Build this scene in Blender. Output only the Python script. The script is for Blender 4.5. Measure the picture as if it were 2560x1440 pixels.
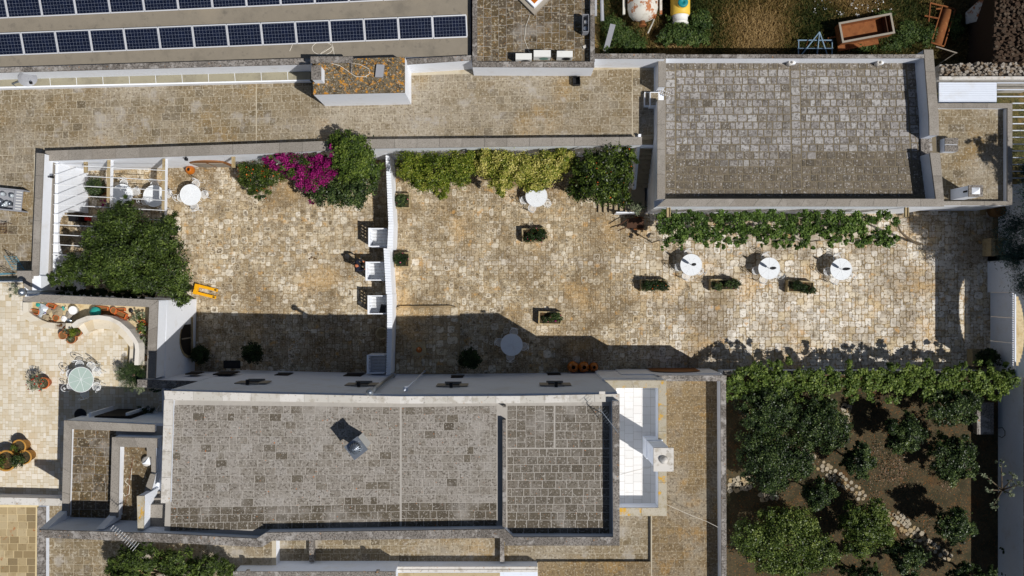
import bpy, math, random
import numpy as np
from mathutils import Vector
random.seed(7); RNG = np.random.default_rng(7)
for o in list(bpy.data.objects): bpy.data.objects.remove(o)
S = bpy.context.scene; COL = S.collection

# ---------------------------------------------------------------- camera, sky, sun, exposure
H, PPM = 43.0, 46.0          # camera height over the courtyard, photo pixels per metre on it
cd = bpy.data.cameras.new('camera'); cam = bpy.data.objects.new('camera', cd); COL.objects.link(cam)
cam.location = (0, 0, H); cam.rotation_euler = (0, 0, 0)
cd.sensor_width = 36; cd.lens = 36*H/(2560/PPM); cd.clip_end = 2000; cd.clip_start = .5
S.camera = cam
w = bpy.data.worlds.new('World'); S.world = w; w.use_nodes = True
nt = w.node_tree; sky = nt.nodes.new('ShaderNodeTexSky'); sky.sky_type = 'NISHITA'; sky.sun_disc = False
sky.sun_elevation = math.radians(53.1); sky.sun_rotation = math.radians(121)
bg = nt.nodes['Background']; nt.links.new(sky.outputs[0], bg.inputs[0]); bg.inputs[1].default_value = .05
ld = bpy.data.lights.new('sun', 'SUN'); ld.energy = 5.0; ld.angle = math.radians(.5); ld.color = (1, .965, .915)
sun = bpy.data.objects.new('sun', ld); COL.objects.link(sun); sun.location = (30, -18, 60)
sun.rotation_euler = Vector((-.643, .386, -1)).to_track_quat('-Z', 'Y').to_euler()
S.view_settings.view_transform = 'Standard'; S.view_settings.look = 'None'
S.view_settings.exposure = -.27; S.view_settings.gamma = 1
S.render.resolution_x = 1024; S.render.resolution_y = 576

# ---------------------------------------------------------------- helpers
def P(px, py, z=0):
    k = (1-z/H)/PPM
    return ((px-1280)*k, (720-py)*k)
def PP(pts, z): return [P(x, y, z) for x, y in pts]
def lin(c):
    r = []
    for v in c[:3]:
        v /= 255
        r.append(v/12.92 if v <= .04045 else ((v+.055)/1.055)**2.4)
    return (*r, 1)
def ccw(p):
    a = sum(p[i][0]*p[(i+1) % len(p)][1]-p[(i+1) % len(p)][0]*p[i][1] for i in range(len(p)))
    return p if a > 0 else p[::-1]

class MB:
    def __init__(s): s.v = []; s.f = []; s.r = []; s.t = []; s.c = {}
    def add(s, vs, fs, r=.5, t=0.):
        b = len(s.v); s.v += [tuple(v) for v in vs]; s.f += [[b+i for i in f] for f in fs]
        s.r += [r]*len(fs); s.t += [t]*len(fs); return s
    def prism(s, pts, z0, z1, inset=0., r=.5, t=0., bottom=True):
        p = ccw(list(pts)); n = len(p)
        if inset:
            cx = sum(q[0] for q in p)/n; cy = sum(q[1] for q in p)/n
            q2 = []
            for q in p:
                d = math.hypot(q[0]-cx, q[1]-cy) or 1; k = max(0, (d-inset*1.3)/d)
                q2.append((cx+(q[0]-cx)*k, cy+(q[1]-cy)*k))
        else: q2 = p
        zt = z1 if isinstance(z1, (list, tuple)) else [z1]*n
        vs = [(x, y, z0) for x, y in p]+[(x, y, zz) for (x, y), zz in zip(q2, zt)]
        fs = [[i, (i+1) % n, n+(i+1) % n, n+i] for i in range(n)]+[list(range(n, 2*n))]
        if bottom: fs.append(list(range(n-1, -1, -1)))
        return s.add(vs, fs, r, t)
    def box(s, c, d, rz=0, r=.5, t=0.):
        x, y, z = d[0]/2, d[1]/2, d[2]/2; ca, sa = math.cos(rz), math.sin(rz)
        vs = [(c[0]+a*ca-b*sa, c[1]+a*sa+b*ca, c[2]+e) for e in (-z, z) for a, b in ((-x, -y), (x, -y), (x, y), (-x, y))]
        return s.add(vs, [[3, 2, 1, 0], [4, 5, 6, 7], [0, 1, 5, 4], [1, 2, 6, 5], [2, 3, 7, 6], [3, 0, 4, 7]], r, t)
    def lathe(s, prof, c=(0, 0, 0), n=20, r=.5, t=0., axis='z', cap=True):
        vs = []; fs = []; m = len(prof)
        for i in range(n):
            a = 2*math.pi*i/n; ca, sa = math.cos(a), math.sin(a)
            for rr, h in prof:
                p = (rr*ca, rr*sa, h)
                if axis == 'x': p = (h, rr*ca, rr*sa)
                if axis == 'y': p = (rr*sa, h, rr*ca)
                vs.append((c[0]+p[0], c[1]+p[1], c[2]+p[2]))
        for i in range(n):
            j = (i+1) % n
            for k in range(m-1): fs.append([i*m+k, j*m+k, j*m+k+1, i*m+k+1])
        if cap:
            if prof[0][0] > 1e-4: fs.append([i*m for i in range(n-1, -1, -1)])
            if prof[-1][0] > 1e-4: fs.append([i*m+m-1 for i in range(n)])
        return s.add(vs, fs, r, t)
    def tube(s, pts, rad, n=6, r=.5, closed=False):
        pts = [Vector(p) for p in pts]; m = len(pts)
        rads = rad if isinstance(rad, (list, tuple)) else [rad]*m
        vs = []; fs = []
        for i, p in enumerate(pts):
            a = pts[i-1] if (i or closed) else p; b = pts[(i+1) % m] if (i < m-1 or closed) else p
            d = (b-a).normalized(); u = d.cross(Vector((0, 0, 1)) if abs(d.z) < .95 else Vector((1, 0, 0))).normalized(); v = d.cross(u)
            for k in range(n):
                an = 2*math.pi*k/n; vs.append(p+(u*math.cos(an)+v*math.sin(an))*rads[i])
        for i in range(m if closed else m-1):
            j = (i+1) % m
            for k in range(n): fs.append([i*n+k, i*n+(k+1) % n, j*n+(k+1) % n, j*n+k])
        if not closed: fs += [list(range(n-1, -1, -1)), [(m-1)*n+k for k in range(n)]]
        return s.add(vs, fs, r)
    def mesh(s, name, m, smooth=False):
        me = bpy.data.meshes.new(name); me.from_pydata(s.v, [], s.f)
        if m is not None: me.materials.append(m)
        cd_ = [0.]*len(s.f)
        for k_, v_ in s.c.items(): cd_[k_] = v_
        for nm, dat in (('rnd', s.r), ('tone', s.t), ('core', cd_)):
            at = me.attributes.new(nm, 'FLOAT', 'FACE'); at.data.foreach_set('value', dat)
        if smooth: me.polygons.foreach_set('use_smooth', [True]*len(me.polygons))
        return me
    def build(s, name, m, parent=None, smooth=False):
        o = bpy.data.objects.new(name, s.mesh(name, m, smooth)); COL.objects.link(o)
        if parent is not None: o.parent = parent; o.matrix_parent_inverse = parent_inv(parent)
        return o
def parent_inv(p):
    from mathutils import Matrix
    m = Matrix.Identity(4); q = p
    while q is not None:
        m = Matrix.LocRotScale(q.location, q.rotation_euler, q.scale) @ m if q.parent is None else Matrix.LocRotScale(q.location, q.rotation_euler, q.scale) @ m
        if q.parent is not None: m = q.matrix_parent_inverse @ m
        q = q.parent
    return m.inverted()
def tag(o, label=None, cat=None, group=None, kind=None):
    if label: o['label'] = label
    if cat: o['category'] = cat
    if group: o['group'] = group
    if kind: o['kind'] = kind
    return o
def empty(name, label, cat, loc=(0, 0, 0), rz=0, group=None):
    o = bpy.data.objects.new(name, None); COL.objects.link(o); o.location = loc; o.rotation_euler = (0, 0, rz)
    o.empty_display_size = .2
    return tag(o, label, cat, group)
def local(name, mb, m, parent, smooth=False):     # child whose mesh is in the parent's own axes
    o = bpy.data.objects.new(name, mb.mesh(name, m, smooth)); COL.objects.link(o); o.parent = parent; return o
def dup(root, loc, rz=0, label=None, group=None, sc=None):
    def cp(o, par):
        c = o.copy(); COL.objects.link(c); c.parent = par
        for ch in list(o.children): cp(ch, c)
        return c
    r = cp(root, None); r.location = loc; r.rotation_euler = (0, 0, rz)
    if sc: r.scale = (sc, sc, sc)
    if label: r['label'] = label
    if group: r['group'] = group
    return r

# ---------------------------------------------------------------- materials
def newmat(name):
    m = bpy.data.materials.new(name); m.use_nodes = True
    b = m.node_tree.nodes['Principled BSDF']; return m, m.node_tree, b
def N(nt, t, **k):
    n = nt.nodes.new(t)
    for a, v in k.items(): setattr(n, a, v)
    return n
def ramp(nt, cols):
    if len(cols) == 1: cols = cols*2
    n = N(nt, 'ShaderNodeValToRGB'); e = n.color_ramp.elements
    while len(e) < len(cols): e.new(.5)
    for i, c in enumerate(cols): e[i].position = i/(max(1, len(cols)-1)); e[i].color = lin(c)
    return n
def noise(nt, pos, scale, detail=4, rough=.55, off=0):
    n = N(nt, 'ShaderNodeTexNoise'); n.inputs['Scale'].default_value = scale; n.inputs['Detail'].default_value = detail
    n.inputs['Roughness'].default_value = rough
    if off:
        a = N(nt, 'ShaderNodeVectorMath', operation='ADD'); a.inputs[1].default_value = (off, off*1.7, off*.6)
        nt.links.new(pos, a.inputs[0]); pos = a.outputs[0]
    nt.links.new(pos, n.inputs['Vector']); return n.outputs['Fac']
def mix(nt, fac, a, b, mode='MIX'):
    n = N(nt, 'ShaderNodeMix', data_type='RGBA', blend_type=mode)
    for sck, v in ((0, fac), (6, a), (7, b)):
        if hasattr(v, 'is_linked') or hasattr(v, 'links'): nt.links.new(v, n.inputs[sck])
        else: n.inputs[sck].default_value = v
    return n.outputs[2]
def mrange(nt, v, lo, hi, t0=0., t1=1.):
    n = N(nt, 'ShaderNodeMapRange'); nt.links.new(v, n.inputs[0])
    for i, x in enumerate((lo, hi, t0, t1)): n.inputs[i+1].default_value = x
    return n.outputs[0]
def bump(nt, b, h, strength=.3, dist=.02):
    n = N(nt, 'ShaderNodeBump'); n.inputs['Strength'].default_value = strength; n.inputs['Distance'].default_value = dist
    nt.links.new(h, n.inputs['Height']); nt.links.new(n.outputs[0], b.inputs['Normal'])
def stone(name, pal, tone=None, patches=(), rough=.9, bmp=.35, core=None):
    """pal: colours by each piece's own value; tone: second palette mixed in by the piece's 'tone'; patches: (scale, lo, hi, colour, strength[, offset])"""
    m, nt, b = newmat(name)
    pos = N(nt, 'ShaderNodeNewGeometry').outputs['Position']
    a = N(nt, 'ShaderNodeAttribute', attribute_name='rnd').outputs['Fac']
    r = ramp(nt, pal); nt.links.new(a, r.inputs[0]); c = r.outputs[0]
    if tone:
        t = N(nt, 'ShaderNodeAttribute', attribute_name='tone').outputs['Fac']
        r2 = ramp(nt, tone); nt.links.new(a, r2.inputs[0]); c = mix(nt, t, c, r2.outputs[0])
    if core:
        cv = N(nt, 'ShaderNodeAttribute', attribute_name='core').outputs['Fac']
        mm = N(nt, 'ShaderNodeMath', operation='MULTIPLY'); nt.links.new(cv, mm.inputs[0]); nt.links.new(mrange(nt, noise(nt, pos, 7, 3, .6, 40), .38, .55), mm.inputs[1])
        c = mix(nt, mm.outputs[0], c, lin(core))
    for i, pt in enumerate(patches):
        sc, lo, hi, colr, st = pt[:5]; off = pt[5] if len(pt) > 5 else 3.1*i+1
        f = mrange(nt, noise(nt, pos, sc, 5 if sc < 5 else 3, .6, off), lo, hi, 0, st)
        c = mix(nt, f, c, lin(colr))
    nt.links.new(c, b.inputs['Base Color']); b.inputs['Roughness'].default_value = rough
    b.inputs['Specular IOR Level'].default_value = .15
    if bmp: bump(nt, b, noise(nt, pos, 18, 4, .65, 9), bmp, .03)
    return m
def plain(name, col, rough=.7, metal=0., var=.12, sc=6., spec=.3, dirt=None):
    m, nt, b = newmat(name); pos = N(nt, 'ShaderNodeNewGeometry').outputs['Position']
    l = lin(col); f = noise(nt, pos, sc, 4, .6, 2)
    lo = tuple(v*(1-var) for v in l[:3])+(1,); hi = tuple(min(1, v*(1+var)) for v in l[:3])+(1,)
    c = mix(nt, f, lo, hi)
    if dirt:
        for i, (s2, a0, a1, dc, st) in enumerate(dirt):
            c = mix(nt, mrange(nt, noise(nt, pos, s2, 5, .62, 5+i*4), a0, a1, 0, st), c, lin(dc))
    nt.links.new(c, b.inputs['Base Color'])
    b.inputs['Roughness'].default_value = rough; b.inputs['Metallic'].default_value = metal; b.inputs['Specular IOR Level'].default_value = spec
    return m
def leafmat(name, cols, trans=.25, rough=.5):
    m, nt, b = newmat(name); a = N(nt, 'ShaderNodeAttribute', attribute_name='rnd').outputs['Fac']
    r = ramp(nt, cols); nt.links.new(a, r.inputs[0]); nt.links.new(r.outputs[0], b.inputs['Base Color'])
    b.inputs['Roughness'].default_value = rough; b.inputs['Specular IOR Level'].default_value = .3
    t = N(nt, 'ShaderNodeBsdfTranslucent'); nt.links.new(r.outputs[0], t.inputs[0])
    x = N(nt, 'ShaderNodeMixShader'); x.inputs[0].default_value = trans
    nt.links.new(b.outputs[0], x.inputs[1]); nt.links.new(t.outputs[0], x.inputs[2])
    nt.links.new(x.outputs[0], nt.nodes['Material Output'].inputs[0]); return m
M = {}
M['court'] = stone('court_stone', [(148, 131, 104), (186, 171, 143), (204, 192, 169), (217, 207, 187), (174, 152, 117), (193, 178, 150), (162, 147, 122)],
    tone=[(190, 180, 164), (214, 206, 192), (225, 219, 208), (232, 227, 218), (204, 187, 154), (218, 209, 192), (198, 189, 174)], core=(104, 90, 68),
    patches=[(.3, .47, .6, (112, 92, 62), .6, 11), (.42, .54, .66, (202, 168, 116), .5, 31), (1.3, .54, .64, (104, 90, 68), .5, 77), (4, .54, .64, (120, 100, 72), .5), (9, .55, .62, (84, 70, 50), .55), (14, .58, .64, (226, 216, 196), .5), (1.7, .61, .68, (196, 150, 84), .6, 51)])
M['court_joint'] = stone('court_joint', [(160, 141, 110)], patches=[(.3, .47, .6, (112, 95, 70), .7, 11), (9, .5, .65, (104, 90, 66), .5), (.42, .54, .66, (196, 162, 112), .6, 31)])
M['tan'] = stone('tan_slab', [(116, 103, 80), (132, 118, 94), (140, 127, 104), (124, 108, 82), (146, 134, 112), (104, 93, 75)],
    patches=[(.22, .46, .6, (162, 153, 138), .75, 5), (.3, .55, .68, (168, 136, 82), .5, 17), (9, .55, .62, (188, 180, 164), .6), (10, .55, .62, (86, 72, 52), .6, 61), (3, .55, .65, (104, 92, 70), .5, 91), (1.0, .57, .66, (168, 162, 154), .6)])
M['tan_joint'] = plain('tan_joint', (182, 172, 152), .95, var=.15, sc=3, dirt=[(.5, .5, .62, (140, 122, 88), .6)])
M['brown'] = stone('brown_slab', [(88, 76, 56), (100, 86, 62), (110, 95, 72), (96, 86, 72), (80, 70, 54)],
    patches=[(9, .56, .62, (176, 166, 146), .7), (8, .53, .62, (60, 50, 38), .6, 61), (.7, .55, .66, (150, 144, 136), .6), (12, .62, .66, (160, 116, 56), .6)])
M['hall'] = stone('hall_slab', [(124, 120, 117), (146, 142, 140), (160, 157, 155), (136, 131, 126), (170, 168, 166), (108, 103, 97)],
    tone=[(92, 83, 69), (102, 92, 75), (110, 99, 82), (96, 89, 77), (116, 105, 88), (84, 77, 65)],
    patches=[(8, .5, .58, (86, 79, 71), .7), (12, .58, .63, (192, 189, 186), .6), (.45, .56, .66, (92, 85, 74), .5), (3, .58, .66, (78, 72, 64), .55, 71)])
M['hall_joint'] = plain('hall_joint', (116, 106, 88), .95, var=.25, sc=4)
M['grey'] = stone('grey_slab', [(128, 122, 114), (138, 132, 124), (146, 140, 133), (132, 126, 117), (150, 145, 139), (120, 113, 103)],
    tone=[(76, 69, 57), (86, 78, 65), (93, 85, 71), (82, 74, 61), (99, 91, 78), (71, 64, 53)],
    patches=[(10, .53, .59, (78, 71, 62), .75), (12, .58, .63, (186, 181, 174), .6, 61), (.45, .53, .66, (166, 161, 155), .6), (2.2, .57, .66, (104, 96, 84), .45, 81), (8, .7, .72, (196, 110, 24), .9, 93)])
M['grey_joint'] = plain('grey_joint', (166, 161, 154), .95, var=.15, sc=4)
M['cream'] = stone('cream_tile', [(200, 190, 170), (212, 204, 188), (220, 213, 200), (206, 195, 174), (196, 180, 152), (216, 210, 197)],
    patches=[(.6, .56, .68, (186, 172, 146), .4), (10, .6, .68, (172, 156, 130), .35)], bmp=.08)
M['ochre_joint'] = plain('ochre_joint', (208, 190, 150), .95, var=.12, sc=4)
M['cream_joint'] = plain('cream_joint', (176, 158, 122), .95, var=.25, sc=5)
M['benchw'] = stone('bench_stone', [(206, 200, 188), (214, 208, 198), (220, 215, 206)], patches=[(2, .56, .68, (190, 178, 156), .5), (10, .6, .68, (176, 164, 146), .3)], bmp=.1)
M['white_tile'] = stone('white_tile', [(214, 213, 210), (222, 221, 219), (218, 216, 213)], patches=[(2, .58, .7, (198, 193, 184), .4)], bmp=.03, rough=.6)
M['coping'] = stone('coping', [(132, 126, 118), (142, 136, 128), (150, 144, 136), (138, 131, 122)],
    patches=[(22, .52, .62, (108, 102, 94), .6), (1.6, .55, .68, (164, 158, 150), .5), (30, .6, .66, (186, 180, 172), .5)])
M['coping_old'] = stone('coping_old', [(104, 98, 92), (124, 118, 112), (140, 134, 128)],
    patches=[(12, .48, .58, (70, 66, 62), .75), (2.2, .54, .64, (176, 172, 168), .6), (6, .68, .71, (168, 112, 36), .85), (24, .58, .64, (196, 192, 188), .5)])
M['coping_pale'] = stone('coping_pale', [(190, 186, 178), (204, 200, 194), (214, 211, 206)],
    patches=[(3, .52, .64, (158, 150, 136), .6), (9, .62, .68, (104, 96, 84), .6), (6, .68, .71, (176, 120, 40), .85)])
M['coping_lichen'] = stone('coping_lichen', [(168, 160, 142), (182, 174, 158)],
    patches=[(3, .5, .62, (150, 136, 104), .6), (2.6, .58, .66, (200, 152, 32), .9, 3), (20, .58, .66, (120, 108, 84), .5)])
M['lichen_roof'] = stone('lichen_roof', [(92, 82, 64), (104, 93, 74)],
    patches=[(4.5, .5, .6, (62, 54, 44), .8), (4, .56, .62, (186, 126, 34), .85, 7), (9, .6, .66, (176, 170, 160), .85), (22, .57, .63, (190, 180, 160), .6), (8, .59, .64, (196, 138, 36), .8, 23)])
M['white'] = plain('whitewash', (236, 240, 247), .85, var=.03, sc=3, dirt=[(1.4, .56, .72, (214, 210, 204), .45), (5, .62, .74, (204, 202, 198), .35)])
M['wall_grey'] = plain('whitewash_worn', (214, 221, 233), .85, var=.05, sc=2, dirt=[(.9, .54, .7, (200, 200, 200), .5), (4, .6, .72, (184, 184, 184), .35)])
M['concrete'] = plain('roof_concrete', (134, 126, 113), .9, var=.1, sc=3, dirt=[(.7, .52, .68, (112, 106, 96), .7), (3, .58, .7, (98, 93, 86), .5), (.35, .56, .66, (146, 136, 120), .6)])
M['ledge'] = plain('ledge_concrete', (150, 144, 124), .9, var=.12, sc=2, dirt=[(1, .5, .66, (126, 120, 104), .8), (8, .58, .7, (110, 104, 92), .5)])
M['frame'] = plain('aluminium', (214, 216, 220), .45, .3, var=.03)
M['soil'] = stone('garden_soil', [(74, 66, 48)], patches=[(1.2, .46, .6, (56, 54, 38), .9), (.6, .56, .66, (96, 68, 40), .6), (9, .52, .62, (58, 50, 38), .75), (10, .6, .65, (124, 100, 68), .5, 44), (12, .61, .66, (136, 84, 40), .7)], bmp=.6)
M['field'] = stone('field_ground', [(96, 84, 52)], patches=[(.5, .45, .58, (62, 66, 36), .9), (.35, .52, .62, (140, 112, 66), .8, 13), (5, .5, .6, (48, 46, 28), .7), (22, .56, .63, (150, 134, 92), .6)], bmp=.8)
M['earth'] = stone('dry_earth', [(196, 178, 142)], patches=[(1.5, .5, .62, (178, 152, 104), .8), (8, .52, .64, (160, 140, 104), .6), (25, .58, .64, (214, 202, 176), .6)], bmp=.4)
M['rubble'] = stone('rubble', [(118, 108, 96), (146, 138, 128), (164, 158, 150), (128, 112, 92), (108, 92, 76)], patches=[(8, .54, .66, (92, 84, 72), .6), (18, .6, .68, (190, 184, 176), .5)], bmp=.6)
M['rubble_brown'] = stone('rubble_brown', [(66, 52, 42), (80, 64, 52), (56, 46, 38), (92, 80, 68)], patches=[(8, .54, .66, (64, 52, 42), .6)], bmp=.6)
M['flag'] = stone('path_flag', [(150, 140, 122), (170, 160, 142), (160, 138, 100), (144, 136, 124)], patches=[(5, .55, .68, (118, 106, 86), .5)])
M['trough'] = stone('trough_stone', [(176, 160, 128), (160, 144, 112)], patches=[(5, .5, .64, (128, 112, 82), .6), (9, .6, .68, (206, 170, 96), .6), (20, .6, .66, (90, 80, 62), .5)])
M['terracotta'] = plain('terracotta', (172, 108, 66), .8, var=.18, sc=8, dirt=[(6, .58, .7, (206, 160, 110), .5)])
M['orange'] = plain('orange_pot', (196, 104, 52), .6, var=.12, sc=8)
M['amber'] = plain('amber_glaze', (176, 98, 22), .25, var=.25, sc=5, spec=.6)
M['darkpot'] = plain('aged_clay', (120, 88, 52), .8, var=.25, sc=6)
M['ochrepot'] = plain('ochre_clay', (182, 134, 62), .75, var=.2, sc=5, dirt=[(4, .56, .68, (140, 104, 56), .5)])
M['iron_w'] = plain('white_iron', (228, 230, 232), .5, .0, var=.04)
M['table_w'] = plain('white_table', (222, 226, 230), .5, var=.03, sc=3, dirt=[(2, .58, .72, (204, 206, 208), .5)])
M['parasol'] = plain('grey_canvas', (96, 98, 102), .9, var=.15)
M['black'] = plain('black_plastic', (26, 27, 30), .5, var=.2)
M['darkin'] = plain('dark_interior', (34, 30, 28), .9, var=.2)
M['grey_plastic'] = plain('grey_plastic', (150, 152, 158), .5, var=.06)
M['acwhite'] = plain('enamel_white', (222, 222, 218), .5, var=.05, dirt=[(6, .62, .72, (180, 170, 150), .5)])
M['acgreen'] = plain('grille_green', (120, 150, 136), .6)
M['steel'] = plain('galvanised', (150, 158, 168), .35, .8, var=.12)
M['rust'] = plain('rust', (132, 82, 46), .85, .1, var=.25, sc=4, dirt=[(3, .5, .64, (104, 58, 30), .7), (7, .58, .68, (158, 112, 66), .6)])
M['rust_d'] = plain('dark_rust', (78, 54, 40), .9, .1, var=.3, sc=6)
M['tank'] = plain('tank_white', (206, 202, 192), .6, var=.06, sc=3, dirt=[(1.6, .53, .58, (164, 92, 30), .95), (5, .62, .68, (130, 70, 26), .8), (2.4, .58, .7, (150, 140, 120), .5)])
M['yellow'] = plain('tank_yellow', (222, 186, 74), .5, var=.08, dirt=[(4, .62, .7, (196, 160, 70), .5)])
M['teal'] = plain('lid_teal', (24, 128, 134), .5, var=.15)
M['jackyellow'] = plain('jack_yellow', (232, 168, 18), .45, var=.08)
M['blueiron'] = plain('blue_iron', (112, 158, 172), .6, .1, var=.15)
M['blueplough'] = plain('faded_blue', (120, 144, 164), .7, .1, var=.2)
M['blackiron'] = plain('black_iron', (44, 38, 36), .7, .2, var=.2)
M['wood_brown'] = plain('door_wood', (128, 84, 44), .7, var=.25, sc=8)
M['wood_grey'] = plain('old_wood', (150, 142, 130), .9, var=.2, sc=8)
M['bark'] = plain('bark', (92, 80, 64), .95, var=.3, sc=10)
M['cable'] = plain('cable_white', (222, 216, 204), .6)
M['cable_brown'] = plain('cable_rusty', (116, 74, 48), .8)
M['navy'] = plain('navy_cloth', (26, 30, 44), .9, var=.2)
M['skin'] = plain('skin', (186, 112, 76), .55, var=.05)
M['shoe'] = plain('shoe_leather', (40, 32, 28), .6)
M['white_plastic'] = plain('white_plastic', (236, 236, 236), .4, var=.03)
M['red'] = plain('red_plastic', (190, 34, 24), .5)
M['tealp'] = plain('teal_plastic', (40, 150, 140), .5)
M['purple'] = plain('purple_plastic', (84, 62, 150), .5)
M['straw'] = plain('dry_straw', (150, 136, 112), .95, var=.3, sc=14)
M['glassy'] = plain('frosted_film', (176, 184, 190), .25, .0, var=.2, spec=.7)
# glass table top
m, nt_, b_ = newmat('frosted_glass'); b_.inputs['Base Color'].default_value = lin((186, 204, 196)); b_.inputs['Roughness'].default_value = .35
b_.inputs['Alpha'].default_value = .82; M['glass'] = m
# solar cells: dark blue wafers with a pale grid
m, nt_, b_ = newmat('solar_cells'); tc = N(nt_, 'ShaderNodeTexCoord').outputs['Object']
br = N(nt_, 'ShaderNodeTexBrick'); br.offset = 0; br.inputs['Scale'].default_value = 1; br.inputs['Brick Width'].default_value = .1565; br.inputs['Row Height'].default_value = .158
br.inputs['Mortar Size'].default_value = .0024; br.inputs['Mortar Smooth'].default_value = .2
br.inputs['Color1'].default_value = lin((14, 19, 36)); br.inputs['Color2'].default_value = lin((17, 24, 45)); br.inputs['Mortar'].default_value = lin((150, 160, 178))
nt_.links.new(tc, br.inputs['Vector']); nt_.links.new(br.outputs[0], b_.inputs['Base Color']); b_.inputs['Roughness'].default_value = .2; M['cells'] = m
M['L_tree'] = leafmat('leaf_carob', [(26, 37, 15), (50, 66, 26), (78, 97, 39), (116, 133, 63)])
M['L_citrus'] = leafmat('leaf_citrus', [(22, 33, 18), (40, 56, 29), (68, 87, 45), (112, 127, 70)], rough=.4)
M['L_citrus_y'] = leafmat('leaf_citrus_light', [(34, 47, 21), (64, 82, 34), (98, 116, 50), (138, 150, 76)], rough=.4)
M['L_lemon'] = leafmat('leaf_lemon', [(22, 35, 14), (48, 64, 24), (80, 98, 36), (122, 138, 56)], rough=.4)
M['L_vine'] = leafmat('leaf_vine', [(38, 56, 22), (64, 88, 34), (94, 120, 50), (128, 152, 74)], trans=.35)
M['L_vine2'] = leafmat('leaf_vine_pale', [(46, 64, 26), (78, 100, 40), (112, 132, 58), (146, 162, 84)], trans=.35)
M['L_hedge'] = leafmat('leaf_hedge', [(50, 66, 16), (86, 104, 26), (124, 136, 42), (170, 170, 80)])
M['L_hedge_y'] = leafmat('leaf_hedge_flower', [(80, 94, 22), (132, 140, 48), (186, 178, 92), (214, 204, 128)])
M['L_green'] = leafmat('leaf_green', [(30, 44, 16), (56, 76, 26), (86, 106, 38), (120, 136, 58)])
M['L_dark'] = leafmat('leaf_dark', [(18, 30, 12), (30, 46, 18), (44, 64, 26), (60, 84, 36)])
M['L_magenta'] = leafmat('petal_magenta', [(84, 12, 60), (132, 18, 94), (164, 28, 118), (192, 52, 144)], trans=.4)
M['L_pink'] = leafmat('petal_pink', [(200, 60, 110), (222, 110, 140), (230, 140, 150)])
M['L_red'] = leafmat('petal_red', [(170, 20, 16), (205, 34, 24), (214, 80, 40)])
M['L_orange'] = leafmat('petal_orange', [(200, 80, 20), (222, 110, 30)])
M['L_olive'] = leafmat('leaf_olive', [(70, 82, 60), (104, 114, 88), (134, 142, 112), (160, 164, 136)])
M['L_conifer'] = leafmat('needle_blue', [(30, 48, 44), (46, 70, 64), (66, 92, 84), (88, 112, 100)])
M['L_grass'] = leafmat('grass_blade', [(40, 54, 24), (76, 82, 40), (136, 112, 66), (178, 152, 106)])
M['L_weed'] = leafmat('weed_leaf', [(36, 54, 24), (58, 80, 36), (84, 104, 50), (112, 126, 68)])
M['L_dry'] = leafmat('dry_leaf', [(84, 56, 28), (118, 76, 36), (112, 94, 66), (140, 116, 84)])

# ---------------------------------------------------------------- masonry helpers
def bil(q, u, v):
    a, b, c, d = q
    return (a[0]*(1-u)*(1-v)+b[0]*u*(1-v)+c[0]*u*v+d[0]*(1-u)*v, a[1]*(1-u)*(1-v)+b[1]*u*(1-v)+c[1]*u*v+d[1]*(1-u)*v)
def inpoly(p, poly):
    x, y = p; c = False; n = len(poly)
    for i in range(n):
        x1, y1 = poly[i]; x2, y2 = poly[(i+1) % n]
        if (y1 > y) != (y2 > y) and x < (x2-x1)*(y-y1)/(y2-y1)+x1: c = not c
    return c
def area(p): return abs(sum(p[i][0]*p[(i+1) % len(p)][1]-p[(i+1) % len(p)][0]*p[i][1] for i in range(len(p))))/2
def cells_rows(q, rowh, widths, rng, swap=False):
    """courses of slabs filling the quad q (world corners: a top-left, b top-right, c bottom-right, d bottom-left)"""
    if swap: q = [q[1], q[2], q[3], q[0]]
    L = math.dist(q[0], q[1]); D = math.dist(q[0], q[3]); n = max(1, round(D/rowh)); out = []
    for i in range(n):
        xs = [0.]; x = 0
        while True:
            x += rng.choice(widths)*rng.uniform(.92, 1.08) if xs[-1] > 0 else rng.choice(widths)*rng.uniform(.35, 1)
            if x > L-.22: break
            xs.append(x)
        xs.append(L)
        for a, b in zip(xs, xs[1:]): out.append([bil(q, a/L, i/n), bil(q, b/L, i/n), bil(q, b/L, (i+1)/n), bil(q, a/L, (i+1)/n)])
    return out
def cells_mod(q, c, sizes, rng, jit=0., drop=None):
    """modular or rough paving: rectangles of whole cells packed on a lattice, corners shaken by jit"""
    L = math.dist(q[0], q[1]); D = math.dist(q[0], q[3]); nx, ny = max(1, round(L/c)), max(1, round(D/c))
    lat = {(i, j): (i/nx+rng.uniform(-jit, jit)/L, j/ny+rng.uniform(-jit, jit)/D) for i in range(nx+1) for j in range(ny+1)}
    used = set(); out = []
    for j in range(ny):
        for i in range(nx):
            if (i, j) in used: continue
            for a, b in rng.sample(sizes, len(sizes))+[(1, 1)]:
                if i+a <= nx and j+b <= ny and all((i+k, j+l) not in used for k in range(a) for l in range(b)):
                    for k in range(a):
                        for l in range(b): used.add((i+k, j+l))
                    p = [bil(q, *lat[(i+k, j+l)]) for k, l in ((0, 0), (a, 0), (a, b), (0, b))]
                    if not (drop and drop((sum(t[0] for t in p)/4, sum(t[1] for t in p)/4))): out.append(p)
                    break
    return out
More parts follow.
